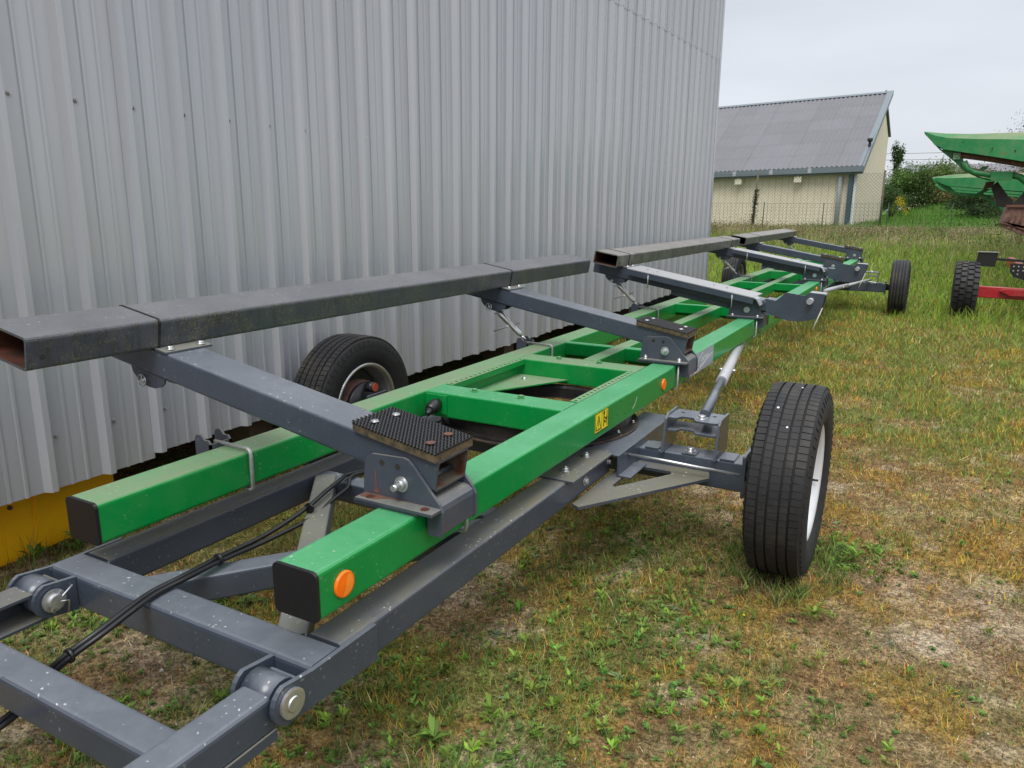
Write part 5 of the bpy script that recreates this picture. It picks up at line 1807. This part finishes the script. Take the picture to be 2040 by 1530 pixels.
def weeds(nm, label, centers, lo, hi, base, per, upr, asp=.42):
    P0, D0, S0, Cc = [], [], [], []
    for (x_, y_, sz) in centers:
        nl = per + rng.integers(-2, 4)
        a = rng.uniform(0, 2 * np.pi, nl)
        el = rng.uniform(upr * .4, upr, nl)
        hgt = rng.uniform(0, .75, nl) * sz * upr
        P0.append(np.stack([x_ + rng.normal(0, .12, nl) * sz, y_ + rng.normal(0, .12, nl) * sz, float(tz(x_, y_)) + hgt], 1))
        D0.append(np.stack([np.cos(a) * np.cos(el), np.sin(a) * np.cos(el), np.sin(el)], 1))
        S0.append(rng.uniform(.6, 1.1, nl) * sz)
        Cc.append(jitter(base, 1, .35, .2) * rng.uniform(.75, 1.3, (nl, 1)))
    P, D_, Z, C = np.concatenate(P0), np.concatenate(D0), np.concatenate(S0)[:, None], np.concatenate(Cc)
    up_ = np.array([0, 0, 1.0])
    s_ = np.cross(D_, up_)
    s_ /= np.linalg.norm(s_, axis=1)[:, None] + 1e-9
    nn_ = np.cross(s_, D_)
    mid = P + D_ * Z * .5 + nn_ * Z * .05
    drop = nn_ * Z * -.16
    V = np.stack([P, P + D_ * Z * .28 + s_ * Z * asp * .36, P + D_ * Z * .60 + s_ * Z * asp * .5 + nn_ * Z * .02, P + D_ * Z * 1.0 + drop,
                  P + D_ * Z * .60 - s_ * Z * asp * .5 + nn_ * Z * .02, P + D_ * Z * .28 - s_ * Z * asp * .36, mid - nn_ * Z * .08], 1)
    k_ = np.arange(len(P))[:, None] * 7
    F = np.concatenate([k_ + np.array(q_) for q_ in ((0, 1, 6), (1, 2, 6), (2, 3, 6), (3, 4, 6), (4, 5, 6), (5, 0, 6))], 0)
    o = fast_mesh(nm, V.reshape(-1, 3), F, np.clip(np.repeat(C, 7, 0), 0, 1), LEAF)
    return tag(o, label, 'weeds', kind='stuff')


def scatter(n_, hot, smin, smax, y1=9.0):
    out = []
    while len(out) < n_:
        if random.random() < hot:
            hx, hy, hs = random.choice(HOT)
            x_, y_ = random.gauss(hx, hs * .6), random.gauss(hy, hs * .6)
        else:
            x_, y_ = random.uniform(-1.6, 4.5), random.uniform(-.9, y1)
            if vnoise(np.array(x_), np.array(y_), .6, 97) < .45: continue
        if x_ < -1.3 and random.random() < .6: continue
        out.append((x_, y_, random.uniform(smin, smax)))
    return out


weeds('leafy_weeds', 'small fresh green leafy weeds sprouting from the moss', scatter(880, .75, .011, .036), 0, 0, (.17, .27, .045), 10, 1.1, .36)
weeds('dark_weeds', 'low dark green weeds and clover patches in the moss', scatter(3400, .45, .006, .022), 0, 0, (.11, .185, .042), 9, .7, .55)
weeds('grey_weeds', 'flat grey green rosettes in the dry moss', scatter(110, .2, .02, .036), 0, 0, (.17, .22, .11), 10, .45, .30)
# grass tufts, thick round the wheels and below the frame
tx_, ty_, tr_ = [], [], []
for i in range(1500):
    q_ = random.random()
    if q_ < .16:
        wx_, wy_ = random.choice(((1.18, 2.02), (1.18, 2.02), (-1.18, 2.02), (1.18, 11.1), (2.0, 11.45), (2.0, 11.45)))
        a_ = random.uniform(0, 2 * math.pi)
        a, b_ = wx_ + .17 * math.cos(a_) * random.uniform(.9, 1.6), wy_ + .24 * math.sin(a_) * random.uniform(.6, 1.5)
    elif q_ < .45:
        hx, hy, hs = random.choice(HOT)
        a, b_ = random.gauss(hx, hs * .7), random.gauss(hy, hs * .7)
    else:
        a, b_ = random.uniform(-1.5, 5), random.uniform(-.9, 9.5)
        if vnoise(np.array(a), np.array(b_), .7, 197) < .5: continue
    k = random.randint(7, 26)
    rr_ = random.uniform(.008, .035)
    tx_ += list(a + rng.normal(0, rr_, k)); ty_ += list(b_ + rng.normal(0, rr_, k)); tr_ += [random.uniform(.025, .075) if q_ >= .16 else random.uniform(.04, .10)] * k
tx_, ty_, tr_ = np.array(tx_), np.array(ty_), np.array(tr_)
m_ = len(tx_)
c = pick([jitter((.13, .22, .040), m_, .3), jitter((.20, .25, .06), m_, .3), jitter((.09, .16, .05), m_, .3), jitter((.34, .28, .14), m_, .3)], np.tile(np.array([1, .7, .8, .25]), (m_, 1)), np.modf(vnoise(tx_, ty_, .12, 401) * 3.7 + .2 * rng.random(m_))[0])
tag(blades('grass_tufts', tx_, ty_, tr_ * rng.uniform(.5, 1.3, m_), rng.uniform(.0022, .0048, m_), rng.uniform(.2, 1.0, m_), c, seg=2), 'small tufts of green grass in the moss and round the tyres', 'grass', kind='stuff')
# individually visible larger weeds
GRW = 'larger leafy weeds in the front of the yard'
BIG = [(.52, .36, .060, 'large leafy weed beside the lower edge of the drawbar arm'), (.60, .55, .055, 'bright leafy weed near the middle of the weed patch by the drawbar'),
       (1.36, 1.62, .065, 'weed with long blades in front of the right front wheel'), (1.62, .72, .065, 'spiky bright weed at the bottom right of the bare moss'),
       (1.45, 2.22, .06, 'small leafy weed touching the front of the right tyre'), (-1.55, .62, .08, 'weed growing against the yellow panel'), (-1.6, .45, .07, 'weed at the front end of the yellow panel'),
       (.10, -.02, .06, 'leafy weed seen between the tow bar and the crossbar')]
for x_, y_, sz, lab in BIG:
    t = weeds('weed', lab, [(x_, y_, sz)] * 2, 0, 0, (.16, .25, .045), 8, 1.0, .30)
    t['category'] = 'weed'
    t['group'] = GRW
    del t['kind']
    if x_ < -1.3: pass

# limestone chips
n_ = 5200
x, y, r_ = sample(n_ * 3, .9, 9, p=1.2)
g, gr, mo = masks(x, y)
k = rng.random(len(x)) < np.clip(g * .9 + .06, 0, 1)
x, y = x[k][:n_], y[k][:n_]
n_ = len(x)
z = tz(x, y)
s_ = rng.uniform(.0018, .0055, n_) * (1 + 1.8 * (rng.random(n_) < .03))
oct_ = np.array([(1, 0, 0), (0, 1, 0), (-1, 0, 0), (0, -1, 0), (0, 0, .7), (0, 0, -.6)], float)
V = oct_[None] * s_[:, None, None] * rng.uniform(.6, 1.4, (n_, 6, 3)) + np.stack([x, y, z + .002], 1)[:, None, :]
F = (np.arange(n_)[:, None, None] * 6 + np.array([(0, 1, 4), (1, 2, 4), (2, 3, 4), (3, 0, 4), (1, 0, 5), (2, 1, 5), (3, 2, 5), (0, 3, 5)])[None]).reshape(-1, 3)
o = fast_mesh('stone_chips', V.reshape(-1, 3), F, None, STONE)
tag(o, 'pale limestone chips scattered over the bare ground', 'stones', kind='stuff')
# straw litter
n_ = 9000
x, y, r_ = sample(n_, 1.0, 8, p=1.1)
n_ = len(x)
tag(blades('straw_litter', x, y, rng.uniform(.015, .075, n_) * (.6 + .8 * (rng.random(n_) < .1)), rng.uniform(.0016, .0030, n_), rng.uniform(1.0, 1.18, n_), jitter((.42, .33, .19), n_, .25)),
    'dry straw stalks lying on the moss', 'straw', kind='stuff')
# small yellow flowers
x, y, r_ = sample(420, 1.5, 13, p=1.3)
P = np.stack([x, y, tz(x, y) + rng.uniform(.015, .04, len(x))], 1)
tag(leaves('yellow_flowers', P, rng.uniform(.006, .011, len(x)), jitter((.75, .6, .02), len(x), .1), mat=LEAF, aspect=1.0), 'tiny yellow flowers dotted over the yard', 'flowers', kind='stuff')
# weeds at the foot of the cladding
n_ = 1500
x = WX + rng.normal(-.05, .14, n_)
y = rng.uniform(-.5, 10, n_)
c = np.where((rng.random(n_) < .5)[:, None], jitter((.13, .08, .05), n_), jitter((.08, .11, .035), n_))
tag(blades('wall_weeds', x, y, rng.uniform(.04, .28, n_), rng.uniform(.002, .005, n_), rng.uniform(.1, .7, n_), c, seg=2), 'dry stems and weeds along the foot of the grey wall', 'weeds', kind='stuff')
